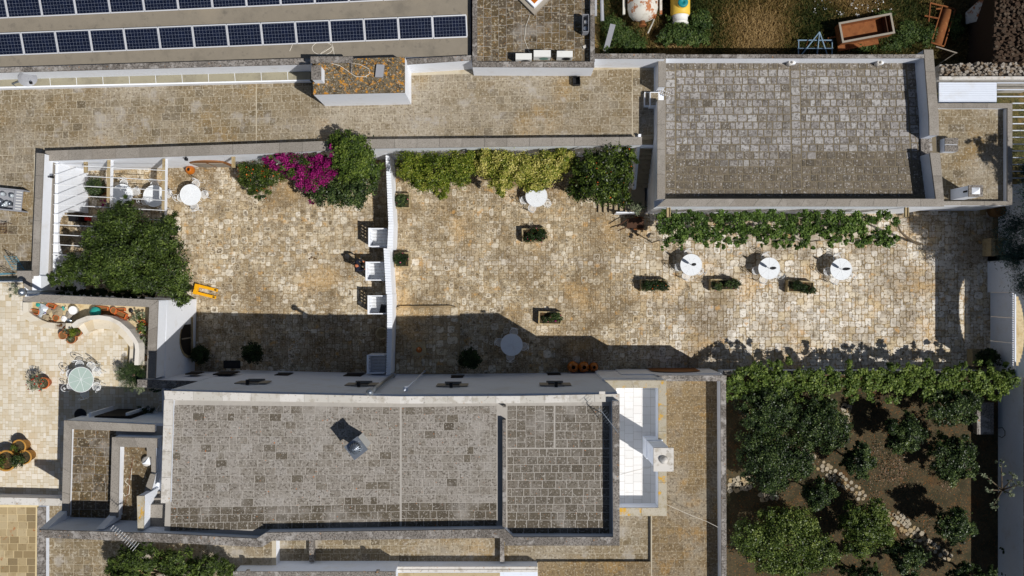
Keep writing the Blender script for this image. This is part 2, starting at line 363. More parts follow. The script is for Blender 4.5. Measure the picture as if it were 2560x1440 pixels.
def lay(name, cells, z, mat, parent, rng, gap=.012, h=.02, keep=300, chamfer=0., tone=None, pal=None, stuffname=None, mind=.06, worn=None):
    """each cell becomes a raised stone; the largest are objects of their own, the rest one joined part"""
    cells = sorted(cells, key=lambda c: -area(c)); rest = MB(); k = 0
    for c in cells:
        if area(c) < mind**2: continue
        cx = sum(p[0] for p in c)/4; cy = sum(p[1] for p in c)/4
        p = []
        for q in c:
            dx, dy = cx-q[0], cy-q[1]; d = math.hypot(dx, dy); p.append((q[0]+dx/d*gap*.75, q[1]+dy/d*gap*.75))
        if chamfer:
            r = []; n = len(p)
            for i in range(n):
                a, b, d = p[i-1], p[i], p[(i+1) % n]; f1 = chamfer*rng.uniform(.3, 1.3); f2 = chamfer*rng.uniform(.3, 1.3)
                r += [(b[0]+(a[0]-b[0])*f1, b[1]+(a[1]-b[1])*f1), (b[0]+(d[0]-b[0])*f2, b[1]+(d[1]-b[1])*f2)]
            p = r
        t = tone((cx, cy), rng) if tone else 0.; rv = rng.random(); hh = h*rng.uniform(.6, 1.2)
        def cap(mb, pl, ox, oy, zz):      # the worn middle of a stone, sunk a little below its rim
            if not worn: return
            wv = worn((cx, cy), rng)
            if wv <= .02: return
            f = rng.uniform(.5, .8); a0 = [(ox+(x-ox)*f*rng.uniform(.85, 1.1), oy+(y-oy)*f*rng.uniform(.85, 1.1), zz+.0015) for x, y in ccw(list(pl))]
            mb.add(a0, [list(range(len(a0)))], rv, t); mb.c[len(mb.f)-1] = wv
        if k < keep:
            mb = MB(); pl = [(x-cx, y-cy) for x, y in p]; mb.prism(pl, 0, hh, inset=.008, r=rv, t=t, bottom=False); cap(mb, pl, 0, 0, hh)
            me = mb.mesh(name, mat); o = bpy.data.objects.new(name, me); COL.objects.link(o); o.location = (cx, cy, z); o.parent = parent
            o.matrix_parent_inverse = parent_inv(parent); k += 1
        else: rest.prism(p, z, z+hh, inset=.008, r=rv, t=t, bottom=False); cap(rest, p, cx, cy, z+hh)
    if rest.f:
        o = rest.build(stuffname or name+'s', mat, parent); o['kind'] = 'stuff'
def coping(parent, top, bot, z, mat, th=.09, L=1.15, name='coping_stone'):
    """slabs capping a wall: top and bot are matching photo polylines of its two edges at height z"""
    A = PP(top, z); B = PP(bot, z)
    for (a0, a1), (b0, b1) in zip(zip(A, A[1:]), zip(B, B[1:])):
        n = max(1, round(math.dist(a0, a1)/L))
        for i in range(n):
            g = .006/max(.1, math.dist(a0, a1)); u0, u1 = i/n+(g if i else 0), (i+1)/n-(g if i < n-1 else 0)
            l = lambda p, q, u: (p[0]+(q[0]-p[0])*u, p[1]+(q[1]-p[1])*u)
            mb = MB().prism([l(a0, a1, u0), l(a0, a1, u1), l(b0, b1, u1), l(b0, b1, u0)], z-th, z-random.uniform(0, .004), r=random.random())
            mb.build(name, mat, parent)
def wallband(mb, top, bot, z0, z1, zt, inset=.025):
    """the masonry under a coping: same band at height zt, pulled in by inset"""
    A = PP(top, zt); B = PP(bot, zt)
    for (a0, a1), (b0, b1) in zip(zip(A, A[1:]), zip(B, B[1:])):
        def pull(p, q):
            d = math.dist(p, q); k = inset/d; return (p[0]+(q[0]-p[0])*k, p[1]+(q[1]-p[1])*k)
        mb.prism([pull(a0, b0), pull(a1, b1), pull(b1, a1), pull(b0, a0)], z0, z1)
    return mb
def parapet(parent, top, bot, z0, z, wm, cm, name='parapet', th=.09):
    wallband(MB(), top, bot, z0, z-th-.001, z).build(name, wm, parent); coping(parent, top, bot, z, cm, th)
def bld(name, label, cat='building'): return empty(name, label, cat)

def nz(p, s, o=0):   # smooth value noise for stone tones
    return .5+.5*math.sin(p[0]*s+o+1.7*math.sin(p[1]*s*.9+o*2))*math.cos(p[1]*s*1.1+o+math.sin(p[0]*s*.7))
# ---------------------------------------------------------------- foliage helpers
def blob(px, py, z, rx, ry, rz, wgt=None):
    k = (1-z/H)/PPM; x, y = P(px, py, z)
    return (x, y, z, rx*k, ry*k, rz, wgt)
def leafmesh(name, blobs, n, size, mat, parent=None, clump=.22, up=.45, per=90, shell=.6, aspect=.55, seed=1, smin=.6, zlow=-.6):
    if n > 1500: n = int(n*2.5); size *= .98
    g = np.random.default_rng(seed)
    wts = np.array([b[6] if b[6] else (b[3]*b[4]*b[5])**.667 for b in blobs]); wts /= wts.sum()
    PS = []; NS = []; RS = []
    for b, wt in zip(blobs, wts):
        nb = int(n*wt)
        nb = max(nb, 2)
        K = max(5, nb//per)
        d = g.normal(size=(K, 3)); d /= np.linalg.norm(d, axis=1)[:, None]; d[:, 2] = np.where(d[:, 2] < zlow, -d[:, 2], d[:, 2])
        rad = shell+(1-shell)*g.random(K)**.7; rad *= g.uniform(.7, 1.04, K)
        R = np.array(b[3:6]); cc = d*rad[:, None]*R
        ci = g.integers(0, K, nb); cr = clump*min(b[3], b[4])*g.uniform(.6, 1.4, K)
        off = g.normal(size=(nb, 3))*.55; off[:, 2] *= .7
        PS.append(np.array(b[:3])+cc[ci]+off*cr[ci][:, None])
        nn = d[ci]*.7+g.normal(size=(nb, 3))*.6+np.array([0, 0, up]); NS.append(nn)
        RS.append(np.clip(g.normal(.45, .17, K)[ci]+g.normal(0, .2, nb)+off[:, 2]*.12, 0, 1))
    p = np.concatenate(PS); nn = np.concatenate(NS); r = np.concatenate(RS); n = len(p)
    nn /= np.linalg.norm(nn, axis=1)[:, None]
    t = g.normal(size=(n, 3)); u = t-(t*nn).sum(1)[:, None]*nn; u /= np.linalg.norm(u, axis=1)[:, None]; v = np.cross(nn, u)
    s = (size*g.uniform(smin, 1.25, n))[:, None]
    vs = np.stack([p-u*s*.5, p+v*s*.5*aspect, p+u*s*.5+nn*s*.08, p-v*s*.5*aspect], 1).reshape(-1, 3)
    return quads(name, vs, r, mat, parent)
def quads(name, vs, r, mat, parent=None):
    n = len(vs)//4; me = bpy.data.meshes.new(name)
    me.vertices.add(4*n); me.vertices.foreach_set('co', vs.astype(np.float32).ravel())
    me.loops.add(4*n); me.loops.foreach_set('vertex_index', np.arange(4*n, dtype=np.int32))
    me.polygons.add(n); me.polygons.foreach_set('loop_start', np.arange(0, 4*n, 4, dtype=np.int32))
    me.update(calc_edges=True); me.materials.append(mat)
    at = me.attributes.new('rnd', 'FLOAT', 'FACE'); at.data.foreach_set('value', r.astype(np.float32))
    o = bpy.data.objects.new(name, me); COL.objects.link(o)
    if parent is not None: o.parent = parent; o.matrix_parent_inverse = parent_inv(parent)
    return o
def trunk(parent, base, top, r, limbs=(), mat=None):
    mb = MB(); b = Vector(base); t = Vector(top)
    mid = (b+t)/2+Vector((random.uniform(-.08, .08), random.uniform(-.08, .08), 0))
    mb.tube([b, mid, t], [r, r*.8, r*.6], 8)
    for l in limbs: mb.tube([t-Vector((0, 0, .1)), (t+Vector(l))/2+Vector((0, 0, .1)), l], [r*.5, r*.35, r*.12], 6)
    return mb.build('trunk', mat or M['bark'], parent, True)
def tree(name, label, blobs, n, size, mat, base, r=.1, cat='tree', group=None, seed=1, zb=0, **kw):
    t = empty(name, label, cat, (base[0], base[1], zb), 0, group)
    cz = sum(b[2] for b in blobs)/len(blobs); zt = zb+(cz-zb)*.55
    big = sorted(blobs, key=lambda b: -b[3])[:6]
    trunk(t, (base[0], base[1], zb), (base[0], base[1], zt), r, [(b[0], b[1], b[2]) for b in big])
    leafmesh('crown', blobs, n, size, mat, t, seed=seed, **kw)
    return t

# ================================================================ SETTING
R1 = random.Random(3)
o = MB().add([(-260, -260, -.06), (260, -260, -.06), (260, 260, -.06), (-260, 260, -.06)], [[0, 1, 2, 3]]).build('ground', M['field']); tag(o, kind='structure')
def sheet(name, pts, z, m):
    p = ccw(PP(pts, z)); o = MB().add([(x, y, z) for x, y in p], [list(range(len(p)))]).build(name, m); return tag(o, kind='structure')
lane = sheet('lane', [(2460, 500), (3100, 500), (3100, 1600), (2460, 1600)], -.045, M['earth'])

# left and right courtyards
court_l = sheet('courtyard_paving', [(40, 390), (978, 372), (978, 945), (40, 945)], -.004, M['court_joint'])
court_r = sheet('courtyard_paving', [(978, 372), (1625, 372), (1625, 500), (2530, 500), (2530, 935), (978, 945)], -.0035, M['court_joint'])
def drop_l(p):
    x = p[0]*PPM+1280; y = 720-p[1]*PPM
    return (x < 222 and (y < 525 or y > 665)) or y < 400-(x-222)*.02 or (y > 745 and x < 490) or x < 60
def drop_r(p):
    x = p[0]*PPM+1280; y = 720-p[1]*PPM
    return (x > 1615 and y < 528) or (x > 2480)
SZ = [(2, 2), (2, 2), (2, 1), (1, 2), (2, 2), (3, 2), (2, 3), (1, 1), (1, 2)]
def band(p):     # the trodden way across the large court
    x = 1280+p[0]*PPM; y = 720-p[1]*PPM
    yc = 655 if x < 1640 else 655+(x-1640)*.5
    return max(0, 1-abs(y-yc)/34)
def tone_r(p, rng): return band(p)*.6 if p[0] < 12 and rng.random() < band(p)*1.6 else max(0, min(1, (p[0]-5.5)/5))*.85+rng.uniform(0, .15)
SZS = [(2, 2), (2, 2), (2, 1), (1, 2), (2, 2), (3, 2), (2, 3), (1, 1), (2, 2), (3, 3)]
def worn_c(p, rng):
    v = nz(p, .55, 1.3)*.75+.15
    if -6.5 < p[0] < 7: v = v*.5+.45
    v *= 1-band(p)*.9
    if p[0] > 6: v *= max(.15, 1-(p[0]-6)/8)
    return rng.uniform(.35, 1) if rng.random() < v else 0
lay('paving_stone', cells_mod(PP([(50, 392), (974, 392), (974, 940), (50, 940)], 0), .135, SZS, R1, .026, drop_l), -.004, M['court'], court_l, R1, .016, .022, 300, .2, lambda p, r: r.uniform(0, .35), worn=worn_c)
cr_ = cells_mod(PP([(980, 378), (1600, 378), (1600, 938), (980, 938)], 0), .135, SZS, R1, .026)+cells_mod(PP([(1600, 378), (2482, 378), (2482, 938), (1600, 938)], 0), .175, SZ, R1, .03, drop_r)
lay('paving_stone', cr_, -.0035, M['court'], court_r, R1, .016, .022, 300, .2, tone_r, worn=worn_c)
# low raised platform by the dividing wall
dais = empty('stone_platform', 'low rounded stone platform beside the white dividing fence, over a well', 'platform', (*P(1070, 850), 0))
pp = PP([(985, 935), (985, 785), (988, 772), (1000, 765), (1125, 764), (1140, 768), (1149, 780), (1149, 880), (1140, 935)], .22)
MB().prism(pp, .0, .2).build('slab', M['court_joint'], dais)
lay('paving_stone', cells_mod(PP([(990, 768), (1145, 768), (1145, 934), (990, 934)], .2), .2, SZ, R1, .03, lambda p: not inpoly(p, pp)), .2, M['court'], dais, R1, .018, .02, 200, .2)
wc = P(1048, 872, .3); MB().box((wc[0], wc[1], .3), (.75, .75, .16), .1).build('well_curb', M['trough'], dais)
MB().lathe([(.0, 0), (.16, 0), (.13, .05), (.05, .06), (.04, .12), (0, .12)], (wc[0], wc[1]-.05, .38), 14).build('well_lid', M['amber'], dais, True)

# ---------------------------------------------------------------- north wing (long terrace roof) with its western return
TZ = 2.9
nw = bld('north_wing', 'long single-storey wing with tan stone terrace roof and white courtyard wall')
ct = [(113, 377), (640, 359), (930, 348), (1605, 342)]; cb = [(113, 402), (640, 384), (930, 371), (1605, 362)]
sE = PP(cb, 3.6)
body = [P(-260, 162, TZ), P(1655, 162, TZ), P(1648, 338, TZ), (sE[3][0]-.02, P(0, 338, TZ)[1]), (sE[3][0]-.02, sE[3][1]+.03), (sE[2][0], sE[2][1]+.03), (sE[1][0], sE[1][1]+.03), (-22.9, sE[0][1]+.03), P(-260, 400, TZ)]
MB().prism(body, 0, TZ-.02).build('wall', M['white'], nw)
XW = -23.02; YN, YS = 4.07, 1.41
wmb = MB()
x0 = P(-260, 0, TZ)[0]
wmb.prism([(x0, sE[0][1]+.06), (XW, sE[0][1]+.06), (XW, YN), (x0, YN)], 0, TZ-.021)
wmb.prism([(x0, YN), (-26.6, YN), (-26.6, YS), (x0, YS)], 0, TZ-.022)
wmb.prism([(x0, YS), (XW-.1, YS), (XW-.1, P(0, 703, TZ)[1]), (x0, P(0, 703, TZ)[1])], 0, TZ-.021)
wmb.prism([(-26.6, YN), (XW-.45, YN), (XW-.45, YS), (-26.6, YS)], TZ-.12, TZ-.0215)
ns = 18
for i in range(ns):                                # wall over the alcove's arch
    ya = YS+(YN-YS)*i/ns; yb = YS+(YN-YS)*(i+1)/ns; u = abs((i+.5)/ns*2-1)
    za = 1.35+1.4*(1-u**3)**(1/2.2)
    wmb.prism([(XW-.45, ya), (XW, ya), (XW, yb), (XW-.45, yb)], za, TZ-.02)
wmb.build('west_return', M['white'], nw)
wt, wb_ = [(91, 382), (80, 664), (79, 690)], [(109, 384), (97, 664), (96, 690)]
parapet(nw, wt, wb_, TZ-.02, 4.1, M['white'], M['coping'])
parapet(nw, ct, cb, TZ-.02, 3.6, M['white'], M['coping'])
rf = MB().prism([P(-250, 150, TZ), P(1650, 150, TZ), P(1646, 338, TZ), P(1590, 340, TZ), P(1590, 352, TZ), P(930, 360, TZ), P(100, 388, TZ), P(92, 700, TZ), P(-250, 700, TZ)], TZ-.06, TZ).build('roof', M['tan_joint'], nw)
q1 = [(x, y) for x, y in PP([(-40, 222), (640, 200), (640, 371), (-40, 390)], TZ)]
q2 = PP([(642, 200), (1580, 172), (1580, 350), (642, 371)], TZ)
q3 = PP([(-40, 392), (86, 385), (78, 696), (-40, 696)], TZ)
q4 = PP([(1582, 174), (1645, 174), (1645, 336), (1582, 340)], TZ)
wd = [.48, .5, .5, .52, .46, .3]
cells = cells_rows(q1, .37, wd, R1)+cells_rows(q2, .37, wd, R1)+cells_rows(q3, .44, wd, R1)+cells_rows(q4, .4, wd, R1)
lay('roof_slab', cells, TZ, M['tan'], rf, R1, .016, .012, 300)
# door arch, vents and lamps on the courtyard wall
def nwall_pt(px, py):       # point on the courtyard wall's face seen at a photo pixel
    i = 0 if px < 640 else 1 if px < 930 else 2
    (xa, ya), (xb, yb) = sE[i], sE[i+1]
    z = 1.5
    for _ in range(12):
        x, y = P(px, py, z); yw = ya+(yb-ya)*(x-xa)/(xb-xa); z = H*(1-yw*PPM/(720-py))
    return x, yw, z
dx, dy, _ = nwall_pt(512, 404)
dr = empty('arched_door', 'low arched brown wooden door in the white wall behind the amber jar', 'door', (dx, dy-.0, 0))
mb = MB()
pts = [(-.95, .0), (.95, .0), (.95, 1.35)]+[(.95*math.cos(a), 1.35+.75*math.sin(a)) for a in [math.pi*i/10 for i in range(1, 10)]]+[(-.95, 1.35)]
pts = pts[::-1]
mb.add([(a, -.03, b) for a, b in pts]+[(a, .06, b) for a, b in pts], [list(range(len(pts)))[::-1]]+[[i, (i+1) % len(pts), len(pts)+(i+1) % len(pts), len(pts)+i] for i in range(len(pts))])
local('door_frame', mb, M['wood_brown'], dr)
for sx in (-.45, .45): local('panel', MB().box((sx, -.045, .85), (.74, .03, 1.3)), M['wood_grey'], dr)
for k, (px, py, lb) in enumerate([(465, 393, 'left of the arched door'), (1165, 373, 'above the yellow hedge'), (1535, 364, 'above the lemon tree')]):
    x, y, z = nwall_pt(px, py); z = min(3.35, max(2.6, z))
    lamp = empty('wall_lamp', f'small black wall lamp on the white wall {lb}', 'wall lamp', (x, y-.1, z))
    local('bracket', MB().box((0, .06, 0), (.06, .12, .06)), M['black'], lamp); local('lantern', MB().prism([(-.07, -.07), (.07, -.07), (.07, .07), (-.07, .07)], -.1, .1, inset=.02), M['black'], lamp)
for px, py, lb in [(222, 408, 'over the pergola corner'), (594, 398, 'beside the bougainvillea')]:
    x, y, z = nwall_pt(px, py)
    sp = empty('water_spout', f'projecting stone rain spout on the white wall {lb}', 'spout', (x, y-.15, 2.75))
    local('trough', MB().box((0, -.08, 0), (.16, .6, .06)).box((-.065, -.08, .06), (.03, .6, .07)).box((.065, -.08, .06), (.03, .6, .07)), M['trough'], sp)

# ---------------------------------------------------------------- stair house with lichen roof
sh = bld('stair_house', 'white stair house with orange lichen-spotted flat roof on the terrace')
zt = 5.35; p4 = [(780, 150), (1012, 142), (1012, 231), (783, 236)]
MB().prism(PP(p4, zt), TZ-.3, zt-.08).build('wall', M['white'], sh)
MB().prism(PP(p4, zt), zt-.08, zt).build('roof', M['lichen_roof'], sh)
cx, cy = P(792, 183, 6.0)
MB().box((cx, cy, 5.7), (.42, .62, .72)).build('chimney', M['white'], sh)
MB().box((cx, cy, 6.09), (.46, .66, .05)).build('chimney_cap', M['coping_old'], sh)
for px, py, d in [(879, 163, (.05, .75, .14)), (830, 150, (2.0, .3, .12))]:
    c = P(px, py, zt+.05); MB().box((c[0], c[1], zt+.05), d).build('curb', M['coping_old'], sh)
c = P(948, 177, zt+.1)
ws = MB(); ws.prism([(c[0]-.19, c[1]-.3), (c[0]+.18, c[1]-.31), (c[0]+.25, c[1]+.28), (c[0]-.12, c[1]+.3)], zt+.002, zt+.14)
tag(ws.build('roof_panel', M['grey_plastic']), 'pale grey panel lying on the lichen-spotted stair house roof', 'panel')

# ---------------------------------------------------------------- solar building
CZ = 4.6; SZR = 4.2
sb = bld('solar_building', 'long flat concrete-roofed building carrying two rows of solar panels')
sp = [(-260, 176), (0, 165), (780, 146), (1178, 142)]
sbp = PP([(-260, -200), (1176, -200), (1176, 140), (780, 146), (0, 167), (-260, 176)], SZR)
MB().prism(sbp, 0, SZR-.03).build('wall', M['wall_grey'], sb)
MB().prism(sbp, SZR-.03, SZR).build('roof', M['concrete'], sb)
parapet(sb, [(-260, 178), (0, 169), (775, 145)], [(-260, 190), (0, 181), (775, 160)], TZ-.2, CZ, M['white'], M['coping_old'])
parapet(sb, [(1014, 147), (1178, 138)], [(1014, 161), (1178, 150)], TZ-.2, CZ, M['white'], M['coping_old'])
led = MB().prism(PP([(-260, 203), (0, 196), (775, 171), (775, 201), (0, 219), (-260, 226)], 3.25), TZ-.2, 3.25)
led.build('ledge', M['ledge'], sb)
for i in range(12):
    x = -8+i*97*.68; a = P(x, 196-x*.032, 3.25); b = P(x+2, 219-x*.024, 3.25)
    MB().prism([(a[0], a[1]), (a[0]+.018, a[1]), (b[0]+.018, b[1]+.02), (b[0], b[1]+.02)], 3.25, 3.256).build('joint', M['white'], sb)
MB().prism(PP([(-260, 224), (0, 217), (775, 199), (775, 202), (0, 221), (-260, 229)], 3.25), TZ, 3.26).build('edge', M['white'], sb)
# solar panels
def panel():
    t = empty('solar_module', 'framed dark blue solar panel in the southern row beside the parapet', 'solar panel', (0, 0, 0), 0, 'southern row of solar panels')
    local('cells', MB().add([(.03, .03, .041), (1.595, .03, .041), (1.595, .98, .041), (.03, .98, .041)], [[0, 1, 2, 3]]), M['cells'], t)
    fr = MB(); fr.box((.8125, .0, .02), (1.64, .055, .05)).box((.8125, 1.01, .02), (1.64, .055, .05)).box((0, .505, .02), (.055, .955, .05)).box((1.625, .505, .02), (.055, .955, .05))
    fr.box((.8125, .505, .015), (1.58, .96, .02)); local('frame', fr, M['frame'], t)
    local('leg', MB().box((.3, .9, -.12), (.05, .05, .3)).box((1.3, .9, -.12), (.05, .05, .3)), M['frame'], t)
    return t
pan = panel(); used = False
for row, (xa, ya, xb, yb, lab, grp) in enumerate([(-62, 141, 1170, 92, 'framed dark blue solar panel in the southern row beside the parapet', 'southern row of solar panels'),
                                             (-62, 48, 1250, -13, 'framed dark blue solar panel in the row away from the parapet', 'northern row of solar panels')]):
    zb = SZR+.08; A = Vector(P(xa, ya, zb)); B = Vector(P(xb, yb, zb)); L = (B-A).length; n = 15; step = L/n; d = (B-A)/L; ang = math.atan2(d.y, d.x)
    step = 1.668
    for i in range(n if row == 0 else n-1):
        p = B-d*(step*(i+1)) if row == 0 else A+d*(step*i)
        pw = pan if not used else dup(pan, (0, 0, 0), 0); used = True
        pw.location = (p.x, p.y, zb); pw.rotation_euler = (math.radians(14), 0, ang); pw['label'] = lab if not (row == 0 and i == 0) else 'end solar panel of the southern row, touching the speckled brown-roofed block'; pw['group'] = grp
        me = None

# ---------------------------------------------------------------- building with air conditioners
ac = bld('north_block', 'white block with speckled brown slab roof carrying air conditioners')
abp = PP([(1180, -200), (1484, -200), (1484, 165), (1180, 165)], CZ)
MB().prism(abp, 0, 4.15).build('wall', M['white'], ac)
zr = 4.2
rf2 = MB().prism(PP([(1185, -190), (1478, -190), (1478, 160), (1185, 160)], zr), 4.12, zr).build('roof', M['grey_joint'], ac)
lay('roof_slab', cells_rows(PP([(1190, -20), (1474, -20), (1474, 155), (1190, 155)], zr), .37, [.5, .52, .46, .3], R1, True), zr, M['brown'], rf2, R1, .014, .01, 200)
parapet(ac, [(1181, 154), (1478, 154), (1486, 154)], [(1181, 167), (1478, 168), (1486, 168)], TZ-.2, CZ, M['white'], M['coping_old'])
parapet(ac, [(1181, -190), (1181, 154)], [(1193, -190), (1193, 154)], 4.15, CZ, M['white'], M['coping_old'])
parapet(ac, [(1476, -190), (1476, 154)], [(1487, -190), (1487, 154)], 4.15, CZ, M['white'], M['coping_old'])
# low wall east of it up to the hall
lw = bld('terrace_wall', 'white wall with dark stone coping between the speckled block and the hall', 'wall')
parapet(lw, [(1487, 134), (1664, 134)], [(1487, 146), (1664, 146)], 0, CZ, M['white'], M['coping_old'])
def acunit(px, py, z, d, label, green=False, rz=0, face=-1):
    x, y = P(px, py, z+d[2]/2); t = empty('air_conditioner', label, 'air conditioner', (x, y, z), rz, 'air conditioners on the roof')
    local('case', MB().box((0, 0, d[2]/2+.06), d), M['acwhite'], t)
    local('foot', MB().box((-d[0]*.35, 0, .03), (.06, d[1], .06)), M['steel'], t); local('foot', MB().box((d[0]*.35, 0, .03), (.06, d[1], .06)), M['steel'], t)
    yy = face*(d[1]/2+.006)
    local('fan_guard', MB().lathe([(.0, 0), (.2, 0), (.22, .01*face)], (d[0]*.12, yy, d[2]/2+.06), 16, axis='y'), M['black'] if not green else M['acgreen'], t)
    return t
acunit(1309, 146, 4.2, (.78, .3, .56), 'white air conditioner, smallest of three by the parapet, rust spots on top')
acunit(1355, 139, 4.2, (.82, .32, .6), 'white air conditioner with green grille, middle of three by the parapet', True)
acunit(1411, 140, 4.2, (.76, .3, .58), 'white air conditioner beside the shaded roof corner')
t = empty('air_conditioner', 'opened air conditioner case with bare fan by the eastern parapet', 'air conditioner', (*P(1462, 66, 4.3), 4.2))
for n_, b in (('panel', (-.14, 0, .32, .02, .82, .6)), ('panel', (.14, 0, .32, .02, .82, .6)), ('panel', (0, .41, .32, .26, .02, .6)), ('panel', (0, -.41, .32, .26, .02, .6)), ('base', (0, 0, .02, .26, .8, .04))):
    local(n_, MB().box(b[:3], b[3:]), M['grey_plastic'], t)
local('fan', MB().lathe([(0, 0), (.1, 0), (.1, .12), (0, .12)], (0, -.2, .3), 12), M['steel'], t); local('motor', MB().box((.03, .12, .25), (.12, .14, .3)), M['white_plastic'], t)
# skylight
x, y = P(1336, -22, 4.6); t = empty('skylight', 'white-framed skylight with amber pane set diagonally on the roof', 'skylight', (x, y, 4.2), math.radians(45))
local('curb', MB().box((0, 0, .1), (1.5, 1.5, .2)), M['wood_grey'], t); local('upstand', MB().box((0, 0, .3), (1.1, 1.1, .2)), M['white'], t)
local('pane', MB().box((0, 0, .41), (.86, .86, .02)), M['amber'], t)
t = tag(MB().box((*P(1462, 117, 4.25), 4.25), (.18, .14, .08), .4).build('stone_chunk', M['coping_pale']), 'loose pale stone on the roof beside the parapet shadow', 'stone')
# pipes outside the block
for i, (x1, y1, x2, y2, r, lb) in enumerate([(1489, -60, 1489, 40, .07, 'pale pipe along the block wall beside the tanks'), (1503, -60, 1506, 52, .09, 'thick grey drain pipe standing beside the block wall')]):
    a, b = P(x1, y1, 2.2), P(x2, y2, 2.2); tg = MB().tube([(*a, 2.2), (*b, 2.2)], r, 8).build('drain_pipe', M['grey_plastic'], None, True); tag(tg, lb, 'pipe')
a, b = P(1532, 62, 1.2), P(1514, 130, .2)
d = Vector((b[0]-a[0], b[1]-a[1], 0)).normalized(); pr = Vector((-d.y, d.x, 0))*.14
tag(MB().add([(a[0]-pr.x, a[1]-pr.y, 1.3), (a[0]+pr.x, a[1]+pr.y, 1.3), (b[0]+pr.x, b[1]+pr.y, .02), (b[0]-pr.x, b[1]-pr.y, .02), (a[0]-pr.x, a[1]-pr.y, 1.24), (a[0]+pr.x, a[1]+pr.y, 1.24), (b[0]+pr.x, b[1]+pr.y, -.04), (b[0]-pr.x, b[1]-pr.y, -.04)],
    [[0, 3, 2, 1], [4, 5, 6, 7], [0, 1, 5, 4], [1, 2, 6, 5], [2, 3, 7, 6], [3, 0, 4, 7]]).build('metal_board', M['grey_plastic']), 'long pale board leaning in the weeds by the wall', 'board')

# ---------------------------------------------------------------- dining hall
HZ, HR = 4.05, 3.05
hl = bld('hall', 'large white hall with grey weathered slab roof and wide stone coping')
ho = [(1643, 136), (2347, 136), (2360, 516), (1643, 516)]
MB().prism([(x, y) for x, y in PP([(1645, 137), (2345, 137), (2358, 515), (1645, 515)], HZ)], 0, HR-.02).build('wall', M['white'], hl)
hroof = MB().prism(PP([(1660, 140), (2335, 140), (2345, 505), (1660, 505)], HR), HR-.06, HR).build('roof', M['hall_joint'], hl)
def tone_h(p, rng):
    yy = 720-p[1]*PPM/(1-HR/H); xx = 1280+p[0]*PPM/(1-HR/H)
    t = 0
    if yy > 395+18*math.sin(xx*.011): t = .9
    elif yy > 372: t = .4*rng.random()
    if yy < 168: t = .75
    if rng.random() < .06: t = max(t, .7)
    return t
hw = [.46, .48, .44, .26, .3, .5]
cells = cells_rows(PP([(1690, 156), (1974, 154), (1980, 492), (1690, 492)], HR), .375, hw, R1)+cells_rows(PP([(2000, 154), (2264, 154), (2282, 492), (2006, 492)], HR), .375, hw, R1)
cells += cells_rows(PP([(1975, 154), (1999, 154), (2005, 492), (1981, 492)], HR), .42, [2.], R1)+cells_rows(PP([(1664, 156), (1688, 156), (1688, 492), (1664, 492)], HR), .42, [2.], R1)
cells += cells_rows(PP([(2266, 154), (2320, 154), (2338, 492), (2284, 492)], HR), .46, [.5], R1)
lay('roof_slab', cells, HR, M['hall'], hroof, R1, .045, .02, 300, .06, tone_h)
parapet(hl, [(1665, 136), (2312, 136)], [(1665, 145), (2312, 145)], HR-.02, HZ, M['white'], M['coping_old'])
parapet(hl, [(2310, 124), (2323, 290), (2324, 338)], [(2333, 124), (2347, 290), (2348, 338)], HR-.02, HZ+.02, M['wall_grey'], M['coping'])
parapet(hl, [(2325, 382), (2340, 497)], [(2350, 382), (2360, 497)], HR-.02, HZ+.02, M['wall_grey'], M['coping'])
wallband(MB(), [(2324, 338), (2325, 382)], [(2348, 338), (2350, 382)], HR-.02, HR+.12, HZ).build('parapet', M['coping_old'], hl)
parapet(hl, [(1665, 497), (2360, 497)], [(1643, 516), (2361, 516)], HR-.02, HZ, M['white'], M['coping'])
parapet(hl, [(1646, 145), (1646, 217)], [(1665, 145), (1665, 217)], HR-.02, HZ, M['white'], M['coping'])
parapet(hl, [(1644, 250), (1643, 497)], [(1664, 250), (1663, 497)], HR-.02, HZ, M['white'], M['coping'])
for px, lb in ((1672, 'western'), (2268, 'eastern')):
    c = P(px, 527, 3.4); sp_ = empty('water_spout', f'projecting stone rain spout at the {lb} end of the hall above the vine', 'spout', (c[0], c[1], 3.3))
    local('trough', MB().box((0, 0, 0), (.2, .62, .06)).box((-.08, 0, .06), (.03, .62, .08)).box((.08, 0, .06), (.03, .62, .08)), M['trough'], sp_)
for px, lb in ((1977, 'middle'), (2198, 'eastern')):
    c = P(px, 156, 3.4); v = empty('roof_vent', f'short round pipe vent at the {lb} part of the hall roof edge', 'vent', (c[0], c[1], HR))
    local('pipe', MB().lathe([(.07, .3), (.07, .0), (.13, .0), (.13, .42), (.07, .42), (.07, .3)], (0, 0, 0), 14, cap=False), M['coping_pale'], v, True)
    local('flashing', MB().box((.12, .05, .12), (.3, .2, .24)), M['white'], v)
# steps over the parapet gap
st = empty('parapet_steps', 'two small white-edged steps climbing from the terrace to the hall roof', 'steps', (*P(1622, 250, TZ), TZ))
for i, (xa, xb, zz) in enumerate([(1611, 1625, 3.15), (1625, 1648, 3.42)]):
    MB().prism(PP([(xa, 230), (xb, 230), (xb, 266), (xa, 266)], zz), TZ, zz).build('step', M['white'], st)
    MB().prism(PP([(xa+2, 232), (xb-2, 232), (xb-2, 263), (xa+2, 263)], zz), zz, zz+.012).build('tread', M['tan'], st)
c = P(1662, 230, 3.5)
gate = empty('fallen_gate', 'small white slatted gate lying across the parapet gap', 'gate', (c[0], c[1], 3.3), -.35); gate.scale = (.75, .7, .8)
for i in range(6): local('slat', MB().box((-.35+i*.14, 0, .1), (.07, .4, .03)), M['wood_grey'], gate)
local('rail', MB().box((0, .12, .07), (.85, .05, .03)), M['white'], gate); local('rail', MB().box((0, -.12, .07), (.85, .05, .03)), M['white'], gate)
local('post', MB().box((-.4, 0, -.1), (.05, .3, .35)), M['white'], gate)
